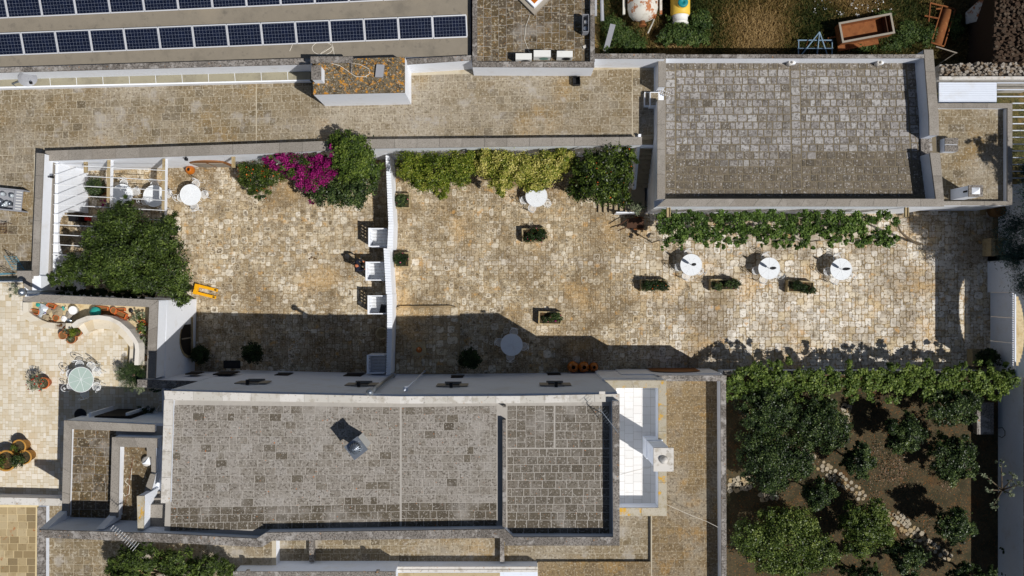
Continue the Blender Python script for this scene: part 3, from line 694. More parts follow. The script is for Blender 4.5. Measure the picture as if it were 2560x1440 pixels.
# external stair between courtyard and terrace
es = empty('outdoor_stair', 'grey stone stair climbing between the hall and the lemon tree', 'stair', (*P(1610, 450), 0))
for i in range(6):
    xa = 1496+i*13.5; MB().prism(PP([(xa, 508), (1590, 508), (1590, 531), (xa, 531)], .16*(i+1)), .16*i if i else 0, .16*(i+1)).build('step', M['flag'], es)
MB().prism(PP([(1540, 530), (1596, 530), (1596, 533), (1540, 533)], .9), 0, 1.0).build('cheek', M['white'], es)
MB().prism(PP([(1577, 470), (1612, 470), (1612, 531), (1577, 531)], .96), 0, .97).build('landing', M['flag'], es)
ysN = P(0, 338, TZ)[1]; ysS = P(0, 470, .96)[1]; nst = 11
for i in range(nst):
    z1 = .97+(TZ-.02-.97)*(i+1)/nst; y1 = ysS+(ysN-ysS)*i/nst
    MB().prism([(6.52, y1), (7.46, y1), (7.46, ysN+.02), (6.52, ysN+.02)], z1-.2, z1).build('step', M['flag'], es)
mbw = MB()
xs0 = P(1583, 0, 1.6)[0]
mbw.add([(6.36, ysS-.1, 0), (6.5, ysS-.1, 0), (6.5, ysN, 0), (6.36, ysN, 0), (6.36, ysS-.1, 1.5), (6.5, ysS-.1, 1.5), (6.5, ysN, 3.2), (6.36, ysN, 3.2)],
        [[0, 1, 5, 4], [1, 2, 6, 5], [2, 3, 7, 6], [3, 0, 4, 7], [4, 5, 6, 7]]).build('side_wall', M['white'], es)
a = P(1600, 361, 3.3); MB().box((6.95, a[1], 2.55), (.95, .14, .5)).build('cross_wall', M['white'], es)

# ---------------------------------------------------------------- annex east of the hall
AZ, AR = 3.1, 2.7
an = bld('annex', 'small annex with ochre slab roof and pale rim between hall and pergola')
MB().prism(PP([(2340, 258), (2530, 258), (2530, 512), (2340, 512)], AZ), 0, AR-.03).build('wall', M['white'], an)
arf = MB().prism(PP([(2345, 262), (2522, 262), (2522, 506), (2345, 506)], AR), AR-.05, AR).build('roof', M['tan_joint'], an)
lay('roof_slab', cells_rows(PP([(2342, 272), (2508, 272), (2512, 502), (2342, 502)], AR), .4, [.5, .6, .8], R1), AR, M['tan'], arf, R1, .012, .01, 150)
parapet(an, [(2345, 258), (2531, 258)], [(2345, 270), (2531, 270)], AR-.03, AZ, M['white'], M['coping'])
parapet(an, [(2519, 270), (2519, 512)], [(2531, 270), (2531, 512)], AR-.03, AZ, M['white'], M['coping'])
parapet(an, [(2345, 503), (2519, 503)], [(2345, 513), (2519, 513)], AR-.03, AZ, M['white'], M['coping'])
c = P(2400, 483, 3.6)
ch = empty('chimney', 'white square chimney with pyramid-hollow cap on the annex roof', 'chimney', (c[0]-.3, c[1], AR))
cb_ = PP([(2376, 474), (2408, 474), (2408, 500), (2376, 500)], AR); ctp = [(p[0], p[1]) for p in cb_]
MB().prism(ctp, AR, 4.3).build('shaft', M['white'], ch)
mx = sum(p[0] for p in ctp)/4; my = sum(p[1] for p in ctp)/4
MB().prism([(mx+(x-mx)*1.08, my+(y-my)*1.08) for x, y in ctp], 4.3, 4.36).build('cap', M['coping_old'], ch)
MB().add([(mx-.2, my-.16, 4.365), (mx+.2, my-.16, 4.365), (mx+.2, my+.16, 4.365), (mx-.2, my+.16, 4.365), (mx+.05, my+.03, 4.5)], [[0, 1, 4], [1, 2, 4], [2, 3, 4], [3, 0, 4]]).build('cowl', M['white'], ch)
MB().box((mx-.01, my-.0, 4.05), (.72, .08, .3)).build('flue_slot', M['darkin'], ch)
c = P(2378, 362, 3.2); nb_ = empty('roof_niche', 'low concrete box built against the hall on the annex roof', 'roof box', (c[0], c[1], AR))
MB().box((c[0], c[1], 2.95), (.62, .68, .5)).build('box', M['wall_grey'], nb_); MB().box((c[0], c[1]+.18, 3.22), (.66, .32, .05)).build('lid', M['coping_old'], nb_); MB().box((c[0], c[1]-.18, 3.22), (.66, .32, .05)).build('lid', M['coping_old'], nb_)

# slatted pergola / white sheet strip north-east, with dry stone wall
pg = empty('slatted_roof', 'white slatted shade roof between dry stone wall and annex', 'pergola', (*P(2455, 225, 2.7), 2.5))
for i in range(9):
    yy = 206+i*5.6
    MB().prism(PP([(2348, yy), (2492, yy), (2492, yy+5.2), (2348, yy+5.2)], 2.6), 2.52, 2.6+random.uniform(-.012, .0)).build('board', M['wall_grey'], pg)
for i in range(18):
    yy = 206+i*17; MB().prism(PP([(2493 if i < 3 else 2532, yy), (2640, yy), (2640, yy+1.8), (2493 if i < 3 else 2532, yy+1.8)], 2.6), 2.5, 2.6).build('slat', M['wall_grey'], pg)
MB().prism(PP([(2348, 191), (2640, 191), (2640, 199), (2348, 199)], 2.75), 0, 2.75).build('beam', M['coping_pale'], pg)
def rubble(name, label, poly, z, n, mat, seed, sz=(.14, .3)):
    t = empty(name, label, 'wall', (*P(*poly[0], 0), 0)); W_ = PP(poly, z); MB().prism(W_, 0, z-.1).build('core', mat, t)
    rg = random.Random(seed); xs = [p[0] for p in W_]; ys = [p[1] for p in W_]; k = 0; rest = MB(); tries = 0
    while k < n and tries < n*5:
        tries += 1; x = rg.uniform(min(xs), max(xs)); y = rg.uniform(min(ys), max(ys))
        if not inpoly((x, y), W_): continue
        s = rg.uniform(*sz); nn = rg.randint(5, 7); a0 = rg.random()*6
        p = [(x+s*.6*rg.uniform(.7, 1.1)*math.cos(a0+6.283*i/nn), y+s*.5*rg.uniform(.7, 1.1)*math.sin(a0+6.283*i/nn)) for i in range(nn)]
        (MB() if k < 200 else rest).prism(p, z-.15, z+rg.uniform(-.06, .14), inset=s*.14, r=rg.random(), bottom=False) if k >= 200 else MB().prism(p, z-.15, z+rg.uniform(-.06, .14), inset=s*.14, r=rg.random(), bottom=False).build('stone', mat, t)
        k += 1
    if rest.f: rest.build('stones', mat, t)['kind'] = 'stuff'
    return t
rubble('dry_stone_wall', 'grey dry stone wall running beside the white slatted roof', [(2352, 160), (2700, 154), (2700, 190), (2352, 190)], 2.3, 420, M['rubble'], 5)
rubble('dry_stone_wall', 'broad brown rubble wall beyond the rusty roller', [(2492, -60), (2640, -60), (2640, 152), (2486, 152)], 2.5, 700, M['rubble_brown'], 6)

# ---------------------------------------------------------------- east wall with arched gateway
ew = bld('gate_wall', 'tall white wall with arched gateway at the end of the courtyard', 'wall')
XG = 25.83; Y0, Y1 = P(0, 731)[1], P(0, 912)[1]; ZE = 4.45; mb = MB()
yN, yS = P(0, 640)[1], P(0, 928)[1]
mb.prism([(XG, Y0), (XG+.45, Y0), (XG+.45, yN), (XG, yN)], 0, ZE).prism([(XG, yS), (XG+.45, yS), (XG+.45, Y1), (XG, Y1)], 0, ZE)
for i in range(20):
    ya = Y1+(Y0-Y1)*i/20; yb = Y1+(Y0-Y1)*(i+1)/20; u = (i+.5)/20*2-1
    mb.prism([(XG, ya), (XG+.45, ya), (XG+.45, yb), (XG, yb)], 2.16+.95*math.sqrt(max(0, 1-u*u)), ZE)
mb.prism([(XG+.6, yN), (XG+1.1, yN), (XG+1.1, P(0, 470)[1]), (XG+.6, P(0, 470)[1])], 0, ZE).prism([(XG, yN-.3), (XG+1.1, yN-.3), (XG+1.1, yN), (XG, yN)], 0, ZE-.002)
mb.build('masonry', M['wall_grey'], ew)
gt = empty('courtyard_gate', 'white panelled gate with a row of small square openings under the arch', 'gate', (XG+.2, (Y0+Y1)/2, 0))
for i in range(3):
    a = Y1+(Y0-Y1)*i/3; b = Y1+(Y0-Y1)*(i+1)/3
    MB().prism([(XG+.14, a+.008), (XG+.2, a+.008), (XG+.2, b-.008), (XG+.14, b-.008)], .04, 1.94).build('leaf', M['wall_grey'], gt)
ng = 34
for i in range(ng+1):
    y = Y1+(Y0-Y1)*i/ng; MB().box((XG+.17, y, 2.01), (.06, .045, .14)).build('baluster', M['wall_grey'], gt)
MB().box((XG+.17, (Y0+Y1)/2, 2.11), (.08, Y0-Y1, .06)).build('top_rail', M['wall_grey'], gt)
bs = empty('wall_fountain', 'old stone basin with stepped sides against the white wall', 'fountain', (*P(2495, 617), 0))
c = P(2495, 618, .5)
for nm, bx in (('rim', (-.45, 0, .4, .2, .95, .8)), ('rim', (.15, .42, .4, 1.0, .12, .8)), ('rim', (.15, -.42, .4, 1.0, .12, .8)), ('basin', (.1, 0, .2, .95, .75, .4)), ('back', (.6, 0, .65, .35, .95, 1.3)), ('back', (.5, -.2, .5, .3, .5, 1.0))):
    MB().box((c[0]+bx[0], c[1]+bx[1], bx[2]), bx[3:]).build(nm, M['trough'], bs)
# garden walls
gw = bld('garden_wall', 'long white garden wall beside the orange grove', 'wall')
XE = P(2495, 0)[0]
MB().prism([(XE, P(0, 925)[1]), (XE+.4, P(0, 925)[1]), (XE+.4, -20), (XE, -20)], 0, 2.15).build('masonry', M['wall_grey'], gw)
MB().prism([(XE-.02, P(0, 925)[1]), (XE+.42, P(0, 925)[1]), (XE+.42, -20), (XE-.02, -20)], 2.15, 2.22).build('coping', M['coping_old'], gw)
gb = bld('low_garden_wall', 'low dark wall under the vine between courtyard and garden', 'wall')
MB().prism([(11.2, P(0, 923)[1]), (XE, P(0, 923)[1]), (XE, P(0, 931)[1]), (11.2, P(0, 931)[1])], 0, .95).build('masonry', M['wall_grey'], gb)
MB().prism([(11.2, P(0, 922)[1]), (XE, P(0, 922)[1]), (XE, P(0, 932)[1]), (11.2, P(0, 932)[1])], .95, 1.0).build('coping', M['coping_old'], gb)
soil = sheet('garden_soil', [(1700, 928), (2497, 928), (2497, 1620), (1700, 1620)], -.02, M['soil'])

# ---------------------------------------------------------------- left roof terrace
LZ, LC = 3.7, 4.75
lt = bld('west_house', 'white western house whose cream-tiled roof terrace holds a curved bench')
E1, E2 = P(395, 750, LC), P(389, 962, LC)
body = [P(-260, 704, LZ), P(60, 704, LZ), (P(60, 738, LC)[0], P(60, 738, LC)[1]), (E1[0]-.03, E1[1]-.02), (E2[0]-.03, E2[1]-.4), P(420, 1252, LZ), P(-260, 1252, LZ)]
MB().prism(body, 0, LZ-.02).build('wall', M['white'], lt)
lrf = MB().prism([P(-250, 706, LZ), P(60, 706, LZ), P(62, 745, LZ), P(390, 752, LZ), P(400, 1250, LZ), P(-250, 1250, LZ)], LZ-.06, LZ).build('roof', M['cream_joint'], lt)
plant_poly = PP([(60, 745), (390, 750), (390, 925), (318, 925), (312, 850), (262, 815), (200, 820), (165, 825), (60, 800)], LZ)
tower_poly = PP([(165, 1052), (420, 1052), (420, 1300), (165, 1300)], 6)
def drop_t(p):
    k = (1-LZ/H)/PPM; x_, y_ = 1280+p[0]/k, 720-p[1]/k
    return (x_ > 56 and y_ < 752) or inpoly(p, plant_poly) or inpoly(p, tower_poly)
lay('floor_tile', cells_mod(PP([(-30, 708), (405, 708), (405, 1250), (-30, 1250)], LZ), .145, [(2, 2), (2, 1), (1, 2), (1, 1), (2, 2), (1, 2)], R1, 0, drop_t), LZ, M['cream'], lrf, R1, .012, .008, 300)
parapet(lt, [(100, 736), (395, 750)], [(60, 754), (373, 768)], LZ-.03, LC, M['white'], M['coping'])
parapet(lt, [(373, 768), (366, 946)], [(395, 752), (388, 946)], LZ-.03, LC, M['white'], M['coping'])
wallband(MB(), [(57, 742), (100, 738)], [(57, 753), (100, 753)], LZ-.03, LC-.1, LC).build('parapet', M['white'], lt)
coping(lt, [(57, 742), (100, 738)], [(57, 753), (100, 753)], LC-.02, M['coping'])
parapet(lt, [(343, 949), (494, 953)], [(343, 968), (440, 972)], 0.5, LC-.02, M['wall_grey'], M['coping_old'])
MB().prism([(E1[0]-.06, E1[1]-.05), (E1[0]-.02, E1[1]-.05), (E2[0]-.02, E2[1]+.3), (E2[0]-.06, E2[1]+.3)], 0, LZ).build('stucco', M['white'], lt)
# arched window in the east face
wx = E2[0]+.02
wnd = empty('arched_window', 'dark half-round window with stone surround in the shaded white wall', 'window', (wx-.0, P(0, 855)[1], .8))
def disc(cy, z0, r, x, hgt, n=14):
    pts = [(cy-r, z0)]+[(cy+r*math.cos(a), z0+hgt*math.sin(a)) for a in [math.pi-math.pi*i/n for i in range(1, n)]]+[(cy+r, z0)]
    return MB().add([(x, y, z) for y, z in pts]+[(x-.3, y, z) for y, z in pts], [list(range(len(pts)))]+[[i, len(pts)+i, len(pts)+(i+1) % len(pts), (i+1) % len(pts)] for i in range(len(pts))])
yc = P(0, 842)[1]
disc(yc, .55, 1.12, wx+.03, 1.55).build('surround', M['trough'], wnd); disc(yc, .7, .95, wx+.036, 1.3).build('glass', M['darkin'], wnd)
MB().box((wx+.05, yc, 1.25), (.03, .06, 1.2)).build('mullion', M['wood_grey'], wnd); MB().box((wx+.05, yc, .62), (.1, 2.2, .14)).build('sill', M['trough'], wnd)
# planter with low kerb and curved bench
bench = empty('curved_bench', 'curved cream stone bench with high back on the tiled terrace', 'bench', (*P(262, 850, LZ), LZ))
outer = [(177, 812), (192, 800), (217, 790), (247, 788), (275, 792), (300, 804), (322, 823), (338, 844), (346, 858), (348, 875), (346, 913)]
OW = [Vector(p) for p in PP(outer, 4.6)]
def offs(pl, d):
    r = []
    for i, p in enumerate(pl):
        a = pl[max(0, i-1)]; b = pl[min(len(pl)-1, i+1)]; t_ = (b-a).normalized(); r.append((p.x+t_.y*d, p.y-t_.x*d))
    return r
A = offs(OW, 0); B = offs(OW, .2); C = offs(OW, .68)
for i in range(len(OW)-1):
    MB().prism([A[i], A[i+1], B[i+1], B[i]], LZ, 4.6, r=random.random()).build('back_stone', M['benchw'], bench)
    MB().prism([B[i], B[i+1], C[i+1], C[i]], LZ, 4.14, r=random.random()).build('seat_stone', M['cream'], bench)
kerb = empty('planter_kerb', 'low curved pink-cream kerb enclosing the terrace planting bed', 'kerb', (*P(90, 800, LZ), LZ))
ko = [(57, 756), (56, 785), (60, 796), (76, 805), (96, 816), (112, 820), (137, 822)]; ki = [(71, 756), (71, 779), (84, 789), (104, 800), (120, 806), (130, 807), (138, 808)]
for i in range(6): MB().prism(PP([ko[i], ko[i+1], ki[i+1], ki[i]], 4.1), LZ, 4.1, r=random.random()).build('kerb_stone', M['cream'], kerb)
MB().prism(PP([(164, 808), (178, 808), (178, 822), (164, 822)], 4.1), LZ, 4.1).build('kerb_stone', M['cream'], kerb)
MB().prism(PP([(346, 903), (372, 903), (372, 913), (346, 913)], 4.1), LZ, 4.1).build('kerb_stone', M['cream'], kerb)
bed = MB().prism(PP([(71, 752), (372, 766), (370, 905), (346, 905), (346, 858), (322, 823), (275, 792), (217, 790), (165, 812), (120, 806), (71, 780)], LZ+.05), LZ, LZ+.06).build('planting_bed', M['earth']); tag(bed, kind='structure')
# wall south of the terrace and the yellow roofs beyond
sw = bld('terrace_end_wall', 'pale wall closing the south side of the tiled terrace', 'wall')
parapet(sw, [(-260, 1237), (156, 1247)], [(-260, 1255), (156, 1265)], 0, 4.5, M['white'], M['coping_pale'])
yr = bld('ochre_roof_house', 'low house with weathered yellow slab roof south of the terrace wall')
YZ = 3.3
MB().prism(PP([(-260, 1262), (96, 1262), (92, 1700), (-260, 1700)], YZ), 0, YZ-.03).build('wall', M['white'], yr)
yrf = MB().prism(PP([(-260, 1262), (96, 1262), (92, 1700), (-260, 1700)], YZ), YZ-.03, YZ).build('roof', M['ochre_joint'], yr)
M['ochre'] = stone('ochre_slab', [(152, 134, 100), (166, 148, 114), (178, 162, 130), (142, 124, 92), (128, 113, 87)], patches=[(.9, .54, .66, (140, 120, 86), .6), (6, .6, .7, (120, 100, 66), .5), (1.6, .62, .67, (150, 84, 30), .8)])
lay('roof_slab', cells_rows(PP([(-20, 1268), (90, 1268), (88, 1450), (-20, 1450)], YZ), .37, [.46, .5], R1), YZ, M['ochre'], yrf, R1, .015, .01, 150)
parapet(yr, [(93, 1268), (91, 1600)], [(113, 1268), (112, 1600)], 0, 3.36, M['wall_grey'], M['coping_old'])
er = bld('south_terrace_house', 'low house with tan slab roof and dense tree south of the main house')
MB().prism(PP([(112, 1250), (690, 1250), (690, 1700), (112, 1700)], 2.95), 0, 2.92).build('wall', M['white'], er)
erf = MB().prism(PP([(112, 1250), (690, 1250), (690, 1700), (112, 1700)], 2.95), 2.92, 2.95).build('roof', M['tan_joint'], er)
lay('roof_slab', cells_rows(PP([(116, 1256), (680, 1256), (680, 1450), (116, 1450)], 2.95), .4, [.48, .5, .46], R1), 2.95, M['tan'], erf, R1, .014, .01, 200)

# ---------------------------------------------------------------- main house
MZ, MR = 8.9, 8.3
mh = bld('main_house', 'tall white two-storey main house with grey speckled slab roof')
hp = PP([(412, 978), (700, 985), (1000, 991), (1300, 989), (1548, 985), (1548, 1364), (1275, 1364), (1260, 1345), (680, 1353), (655, 1367), (400, 1358)], MZ)
MB().prism(hp, 0, MR-.03).build('wall', M['wall_grey'], mh)
hrf = MB().prism(PP([(425, 988), (1000, 1000), (1540, 995), (1540, 1350), (1262, 1350), (1262, 1336), (670, 1340), (650, 1352), (410, 1345)], MR), MR-.05, MR).build('roof', M['grey_joint'], mh)
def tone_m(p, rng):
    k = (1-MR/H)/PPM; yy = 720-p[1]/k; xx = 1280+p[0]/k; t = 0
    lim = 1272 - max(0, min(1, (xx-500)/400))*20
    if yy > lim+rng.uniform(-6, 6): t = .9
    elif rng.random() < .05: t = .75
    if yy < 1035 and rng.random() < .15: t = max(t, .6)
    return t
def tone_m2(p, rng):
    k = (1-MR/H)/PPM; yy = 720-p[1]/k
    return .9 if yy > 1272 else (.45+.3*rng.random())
mw = [.5, .54, .56, .5, .3]
cells = cells_rows(PP([(432, 1012), (1000, 1018), (1000, 1316), (425, 1328)], MR), .355, mw, R1)+cells_rows(PP([(1004, 1018), (1242, 1014), (1242, 1318), (1004, 1316)], MR), .355, mw, R1)
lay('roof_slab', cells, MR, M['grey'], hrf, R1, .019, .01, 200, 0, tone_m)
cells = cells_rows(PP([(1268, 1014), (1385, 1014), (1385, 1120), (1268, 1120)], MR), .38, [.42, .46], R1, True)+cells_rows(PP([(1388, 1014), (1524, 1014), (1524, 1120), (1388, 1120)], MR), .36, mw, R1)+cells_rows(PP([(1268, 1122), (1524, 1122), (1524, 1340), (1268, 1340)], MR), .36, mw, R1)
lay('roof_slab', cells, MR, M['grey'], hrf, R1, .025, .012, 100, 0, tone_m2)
parapet(mh, [(410, 977), (700, 985), (1000, 991), (1300, 990), (1549, 985)], [(412, 1000), (700, 1004), (1000, 1009), (1300, 1008), (1549, 1004)], MR-.05, MR+.22, M['wall_grey'], M['coping_pale'])
parapet(mh, [(410, 1000), (402, 1258)], [(432, 1000), (424, 1258)], MR-.05, MR+.25, M['wall_grey'], M['coping_pale'])
parapet(mh, [(1531, 1003), (1533, 1343)], [(1549, 1003), (1549, 1343)], MR-.05, MZ, M['wall_grey'], M['coping_old'])
parapet(mh, [(1283, 1343), (1549, 1343)], [(1262, 1364), (1549, 1364)], MR-.05, MZ, M['wall_grey'], M['coping_old'])
parapet(mh, [(665, 1332), (1262, 1323), (1283, 1343)], [(680, 1352), (1256, 1345), (1266, 1364)], MR-.05, MZ, M['wall_grey'], M['coping_old'])
parapet(mh, [(97, 1325), (400, 1334), (640, 1347), (665, 1332)], [(97, 1344), (400, 1356), (655, 1368), (680, 1352)], 2.5, MZ-.1, M['wall_grey'], M['coping_old'])
wallband(MB(), [(1255, 1050), (1255, 1318)], [(1266, 1050), (1267, 1318)], MR-.02, MR+.35, MR+.35).build('ridge_wall', M['coping_old'], mh)
wallband(MB(), [(1255, 1014), (1255, 1018)], [(1266, 1014), (1267, 1018)], MR-.02, MR+.3, MR+.3).build('ridge_wall', M['coping_old'], mh)
# lower block east of the house: white tiled roof terrace and brown roof
BZ = 4.85; FZ = 3.9
lb_ = bld('east_block', 'lower block with white-tiled roof terrace and yellow lichened coping')
MB().prism(PP([(1512, 951), (1666, 951), (1667, 1290), (1512, 1290)], BZ), 0, FZ-.03).build('wall', M['white'], lb_)
frf = MB().prism(PP([(1500, 960), (1655, 960), (1655, 1280), (1500, 1280)], FZ), FZ-.06, FZ).build('roof', M['wood_grey'], lb_)
lay('floor_tile', cells_rows(PP([(1540, 962), (1648, 962), (1648, 1262), (1540, 1262)], FZ), .42, [.42, .42, .42], R1, True), FZ, M['white_tile'], frf, R1, .008, .006, 150)
parapet(lb_, [(1512, 951), (1646, 951)], [(1524, 970), (1646, 970)], FZ-.03, BZ, M['white'], M['coping_lichen'])
parapet(lb_, [(1646, 951), (1646, 1270)], [(1666, 951), (1667, 1270)], FZ-.03, BZ, M['white'], M['coping_lichen'])
parapet(lb_, [(1540, 1270), (1667, 1270)], [(1540, 1290), (1667, 1290)], FZ-.03, BZ, M['white'], M['coping_lichen'])
EZ, ER = 3.35, 2.5
eb = bld('east_wing', 'low eastern wing with long ochre-brown roof beside the garden')
e1 = [P(1560, 940, EZ), P(1815, 938, EZ), P(1817, 1700, EZ), P(1627, 1700, ER), P(1627, 1000, ER), P(1560, 1000, ER)]; e2 = PP([(1280, 1407), (1627, 1407), (1627, 1700), (1280, 1700)], ER)
MB().prism(e1, 0, ER-.03).prism(e2, 0, ER-.031).build('wall', M['white'], eb)
ebr = MB().prism([P(1600, 946, ER), P(1806, 946, ER), P(1808, 1650, ER), P(1627, 1650, ER), P(1627, 1100, ER), P(1600, 1100, ER)], ER-.26, ER).prism(e2, ER-.26, ER-.0005).build('roof', M['tan_joint'], eb)
M['ebrown'] = stone('ochre_brown_slab', [(116, 99, 74), (126, 108, 80), (132, 113, 82), (122, 106, 83), (136, 118, 90)], patches=[(.5, .5, .62, (146, 138, 124), .65), (.8, .53, .64, (156, 120, 64), .55), (9, .53, .6, (82, 70, 54), .6), (11, .57, .62, (180, 168, 144), .6, 61)])
cells = cells_rows(PP([(1630, 950), (1800, 948), (1802, 1460), (1630, 1460)], ER), .42, [.44, .5, .4], R1)+cells_rows(PP([(1345, 1404), (1628, 1404), (1628, 1460), (1345, 1460)], ER), .42, [.46, .5], R1)
lay('roof_slab', cells, ER, M['ebrown'], ebr, R1, .007, .006, 300)
parapet(eb, [(1641, 939), (1816, 939)], [(1665, 953), (1816, 953)], ER-.03, EZ, M['white'], M['coping_old'])
parapet(eb, [(1802, 953), (1805, 1600)], [(1815, 953), (1817, 1600)], ER-.03, EZ, M['white'], M['coping_old'])
# roof strip along the south side
sr = bld('south_strip', 'narrow ochre slab roof strip along the south side of the main house')
STZ = 2.3
MB().prism(PP([(560, 1275), (1626, 1275), (1626, 1405), (560, 1405)], STZ), 0, STZ-.03).build('wall', M['white'], sr)
srf = MB().prism(PP([(560, 1275), (1626, 1275), (1626, 1405), (560, 1405)], STZ), STZ-.03, STZ).build('roof', M['tan_joint'], sr)
lay('roof_slab', cells_rows(PP([(700, 1282), (1622, 1282), (1622, 1404), (700, 1404)], STZ), .42, [.5, .52, .46], R1), STZ, M['tan'], srf, R1, .014, .01, 200)
for px in (773, 1250): MB().prism(PP([(px, 1320), (px+9, 1320), (px+11, 1405), (px, 1405)], STZ+.45), STZ, STZ+.45).build('divider', M['coping_old'], sr)
sg = bld('south_house', 'pale grey plastered house south of the ochre roof strip')
MB().prism(PP([(585, 1430), (988, 1430), (988, 1700), (585, 1700)], 3.9), 0, 3.84).build('wall', M['wall_grey'], sg)
MB().prism(PP([(583, 1429), (989, 1429), (989, 1700), (583, 1700)], 3.9), 3.84, 3.9).build('roof', M['coping_old'], sg)
for px in (620, 945): MB().box((*P(px, 1430, 3.95), 3.95), (.16, .2, .2)).build('spout', M['coping_old'], sg)
MB().prism(PP([(989, 1417), (1344, 1417), (1344, 1700), (989, 1700)], 3.1), 0, 3.02).build('lower_wall', M['wall_grey'], sg)
for yy in (1417, 1424): MB().prism(PP([(987, yy), (1344, yy), (1344, yy+6), (987, yy+6)], 3.1), 3.02, 3.09+(yy-1417)*.003).build('coping', M['coping_pale'], sg)
MB().prism(PP([(995, 1432), (1250, 1432), (1250, 1700), (995, 1700)], 3.03), 3.02, 3.035).build('roof', M['ochre'], sg)

# tower block west of the house
tw = bld('tower_block', 'stepped tower block with dark mossy slab roof beside the tiled terrace')
T1, TR = 7.0, 6.75
MB().prism(PP([(161, 1052), (425, 1062), (425, 1335), (152, 1335)], T1), 0, TR-.03).build('wall', M['white'], tw)
trf = MB().prism(PP([(165, 1058), (425, 1066), (425, 1330), (158, 1330)], TR), TR-.05, TR).build('roof', M['grey_joint'], tw)
lay('roof_slab', cells_rows(PP([(182, 1072), (290, 1076), (288, 1296), (178, 1296)], TR), .42, [.5, .54, .6], R1), TR, M['brown'], trf, R1, .012, .01, 120)
parapet(tw, [(160, 1051), (386, 1062)], [(178, 1073), (386, 1081)], TR-.03, T1, M['white'], M['coping'])
parapet(tw, [(160, 1051), (154, 1290)], [(178, 1073), (172, 1290)], TR-.03, T1, M['white'], M['coping'])
for xa, ya, za in ((-20.42, -10.15, T1), (-17.95, -10.2, 7.4)):      # sloped buttresses against the south wall
    MB().add([(xa-.17, ya, 6), (xa+.17, ya, 6), (xa+.17, -10.5, 6), (xa-.17, -10.5, 6), (xa-.17, ya, za), (xa+.17, ya, za), (xa+.17, -10.5, 8.55), (xa-.17, -10.5, 8.55)],
            [[0, 4, 5, 1], [1, 5, 6, 2], [2, 6, 7, 3], [3, 7, 4, 0], [4, 7, 6, 5]]).build('buttress', M['white'], tw)
IZ, IR = 7.5, 7.0
MB().prism(PP([(280, 1093), (392, 1096), (392, 1296), (276, 1296)], IZ), TR, IR-.02).build('stair_head', M['white'], tw)
irf = MB().prism(PP([(284, 1100), (390, 1100), (390, 1320), (282, 1320)], IR), IR-.04, IR).build('stair_roof', M['brown'], tw)
parapet(tw, [(280, 1093), (392, 1096)], [(298, 1117), (392, 1120)], TR, IZ, M['white'], M['coping'])
parapet(tw, [(280, 1093), (274, 1294)], [(298, 1117), (294, 1294)], TR, IZ, M['white'], M['coping'])
parapet(tw, [(367, 1118), (367, 1142)], [(388, 1118), (388, 1142)], TR, IZ, M['white'], M['coping'])
parapet(tw, [(378, 1142), (378, 1186)], [(388, 1142), (388, 1186)], TR, IZ-.05, M['white'], M['coping'])
parapet(tw, [(376, 1184), (356, 1240)], [(388, 1186), (374, 1240)], TR, IZ+.1, M['white'], M['coping'])
parapet(tw, [(342, 1240), (344, 1326)], [(360, 1240), (358, 1326)], TR, 8.5, M['white'], M['coping_lichen'])
for i in range(5):
    c = P(392, 1160+i*22, 6.6+i*.3); MB().prism(PP([(378, 1195+i*16), (425, 1195+i*16), (425, 1330), (378, 1330)], 6.4+i*.3), 6.2, 6.5+i*.32).build('step', M['coping'], tw)
# door recess on the tower's terrace side
MB().box((*P(310, 1036, 4.8), 4.8), (1.7, .2, 2.2)).build('doorway', M['darkin'], tw)
for px in (255, 345): MB().box((*P(px, 1036, 4.7), 4.75), (.12, .5, 2.1)).build('door_jamb', M['white'], tw)

# chimney of the east block
cx, cy = P(1630, 1122, 4.9)
c2 = empty('chimney', 'tall white square chimney with domed pot beside the white-tiled roof', 'chimney', (cx, cy, FZ))
q = PP([(1611, 1094), (1651, 1094), (1651, 1141), (1611, 1141)], FZ+.5)
MB().prism(q, FZ, 5.0).build('plinth', M['white'], c2)
mx = sum(p[0] for p in q)/4; my = sum(p[1] for p in q)/4
MB().prism([(mx+(x-mx)*.92, my+(y-my)*.92) for x, y in q], 5.0, 7.15).build('shaft', M['white'], c2)
MB().prism([(mx+(x-mx)*1.16, my+(y-my)*1.16) for x, y in q], 7.15, 7.27).build('cap', M['coping_pale'], c2)
MB().lathe([(.2, 0), (.18, .1), (.13, .2), (0, .26)], (mx, my, 7.27), 14).build('pot', M['coping_pale'], c2, True)
# roof vent
vx, vy = P(906, 1104, MR)
vt = empty('roof_ventilator', 'grey boxed roof ventilator with ribbed steel dome', 'ventilator', (vx, vy, MR), math.radians(38))
local('box', MB().box((0, 0, .7), (.5, .6, 1.4)), M['acwhite'], vt); local('plate', MB().box((0, 0, 1.42), (.72, .72, .04)), M['steel'], vt)
mb = MB()
for i in range(16):
    a = 2*math.pi*i/16; mb.tube([(.2*math.cos(a), .2*math.sin(a), 1.46), (.26*math.cos(a), .26*math.sin(a), 1.58), (.2*math.cos(a), .2*math.sin(a), 1.72), (.06*math.cos(a), .06*math.sin(a), 1.78)], .022, 5)
local('dome_ribs', mb, M['steel'], vt); local('dome', MB().lathe([(.19, 1.44), (.23, 1.58), (.18, 1.71), (0, 1.76)], (0, 0, 0), 16), M['steel'], vt, True)

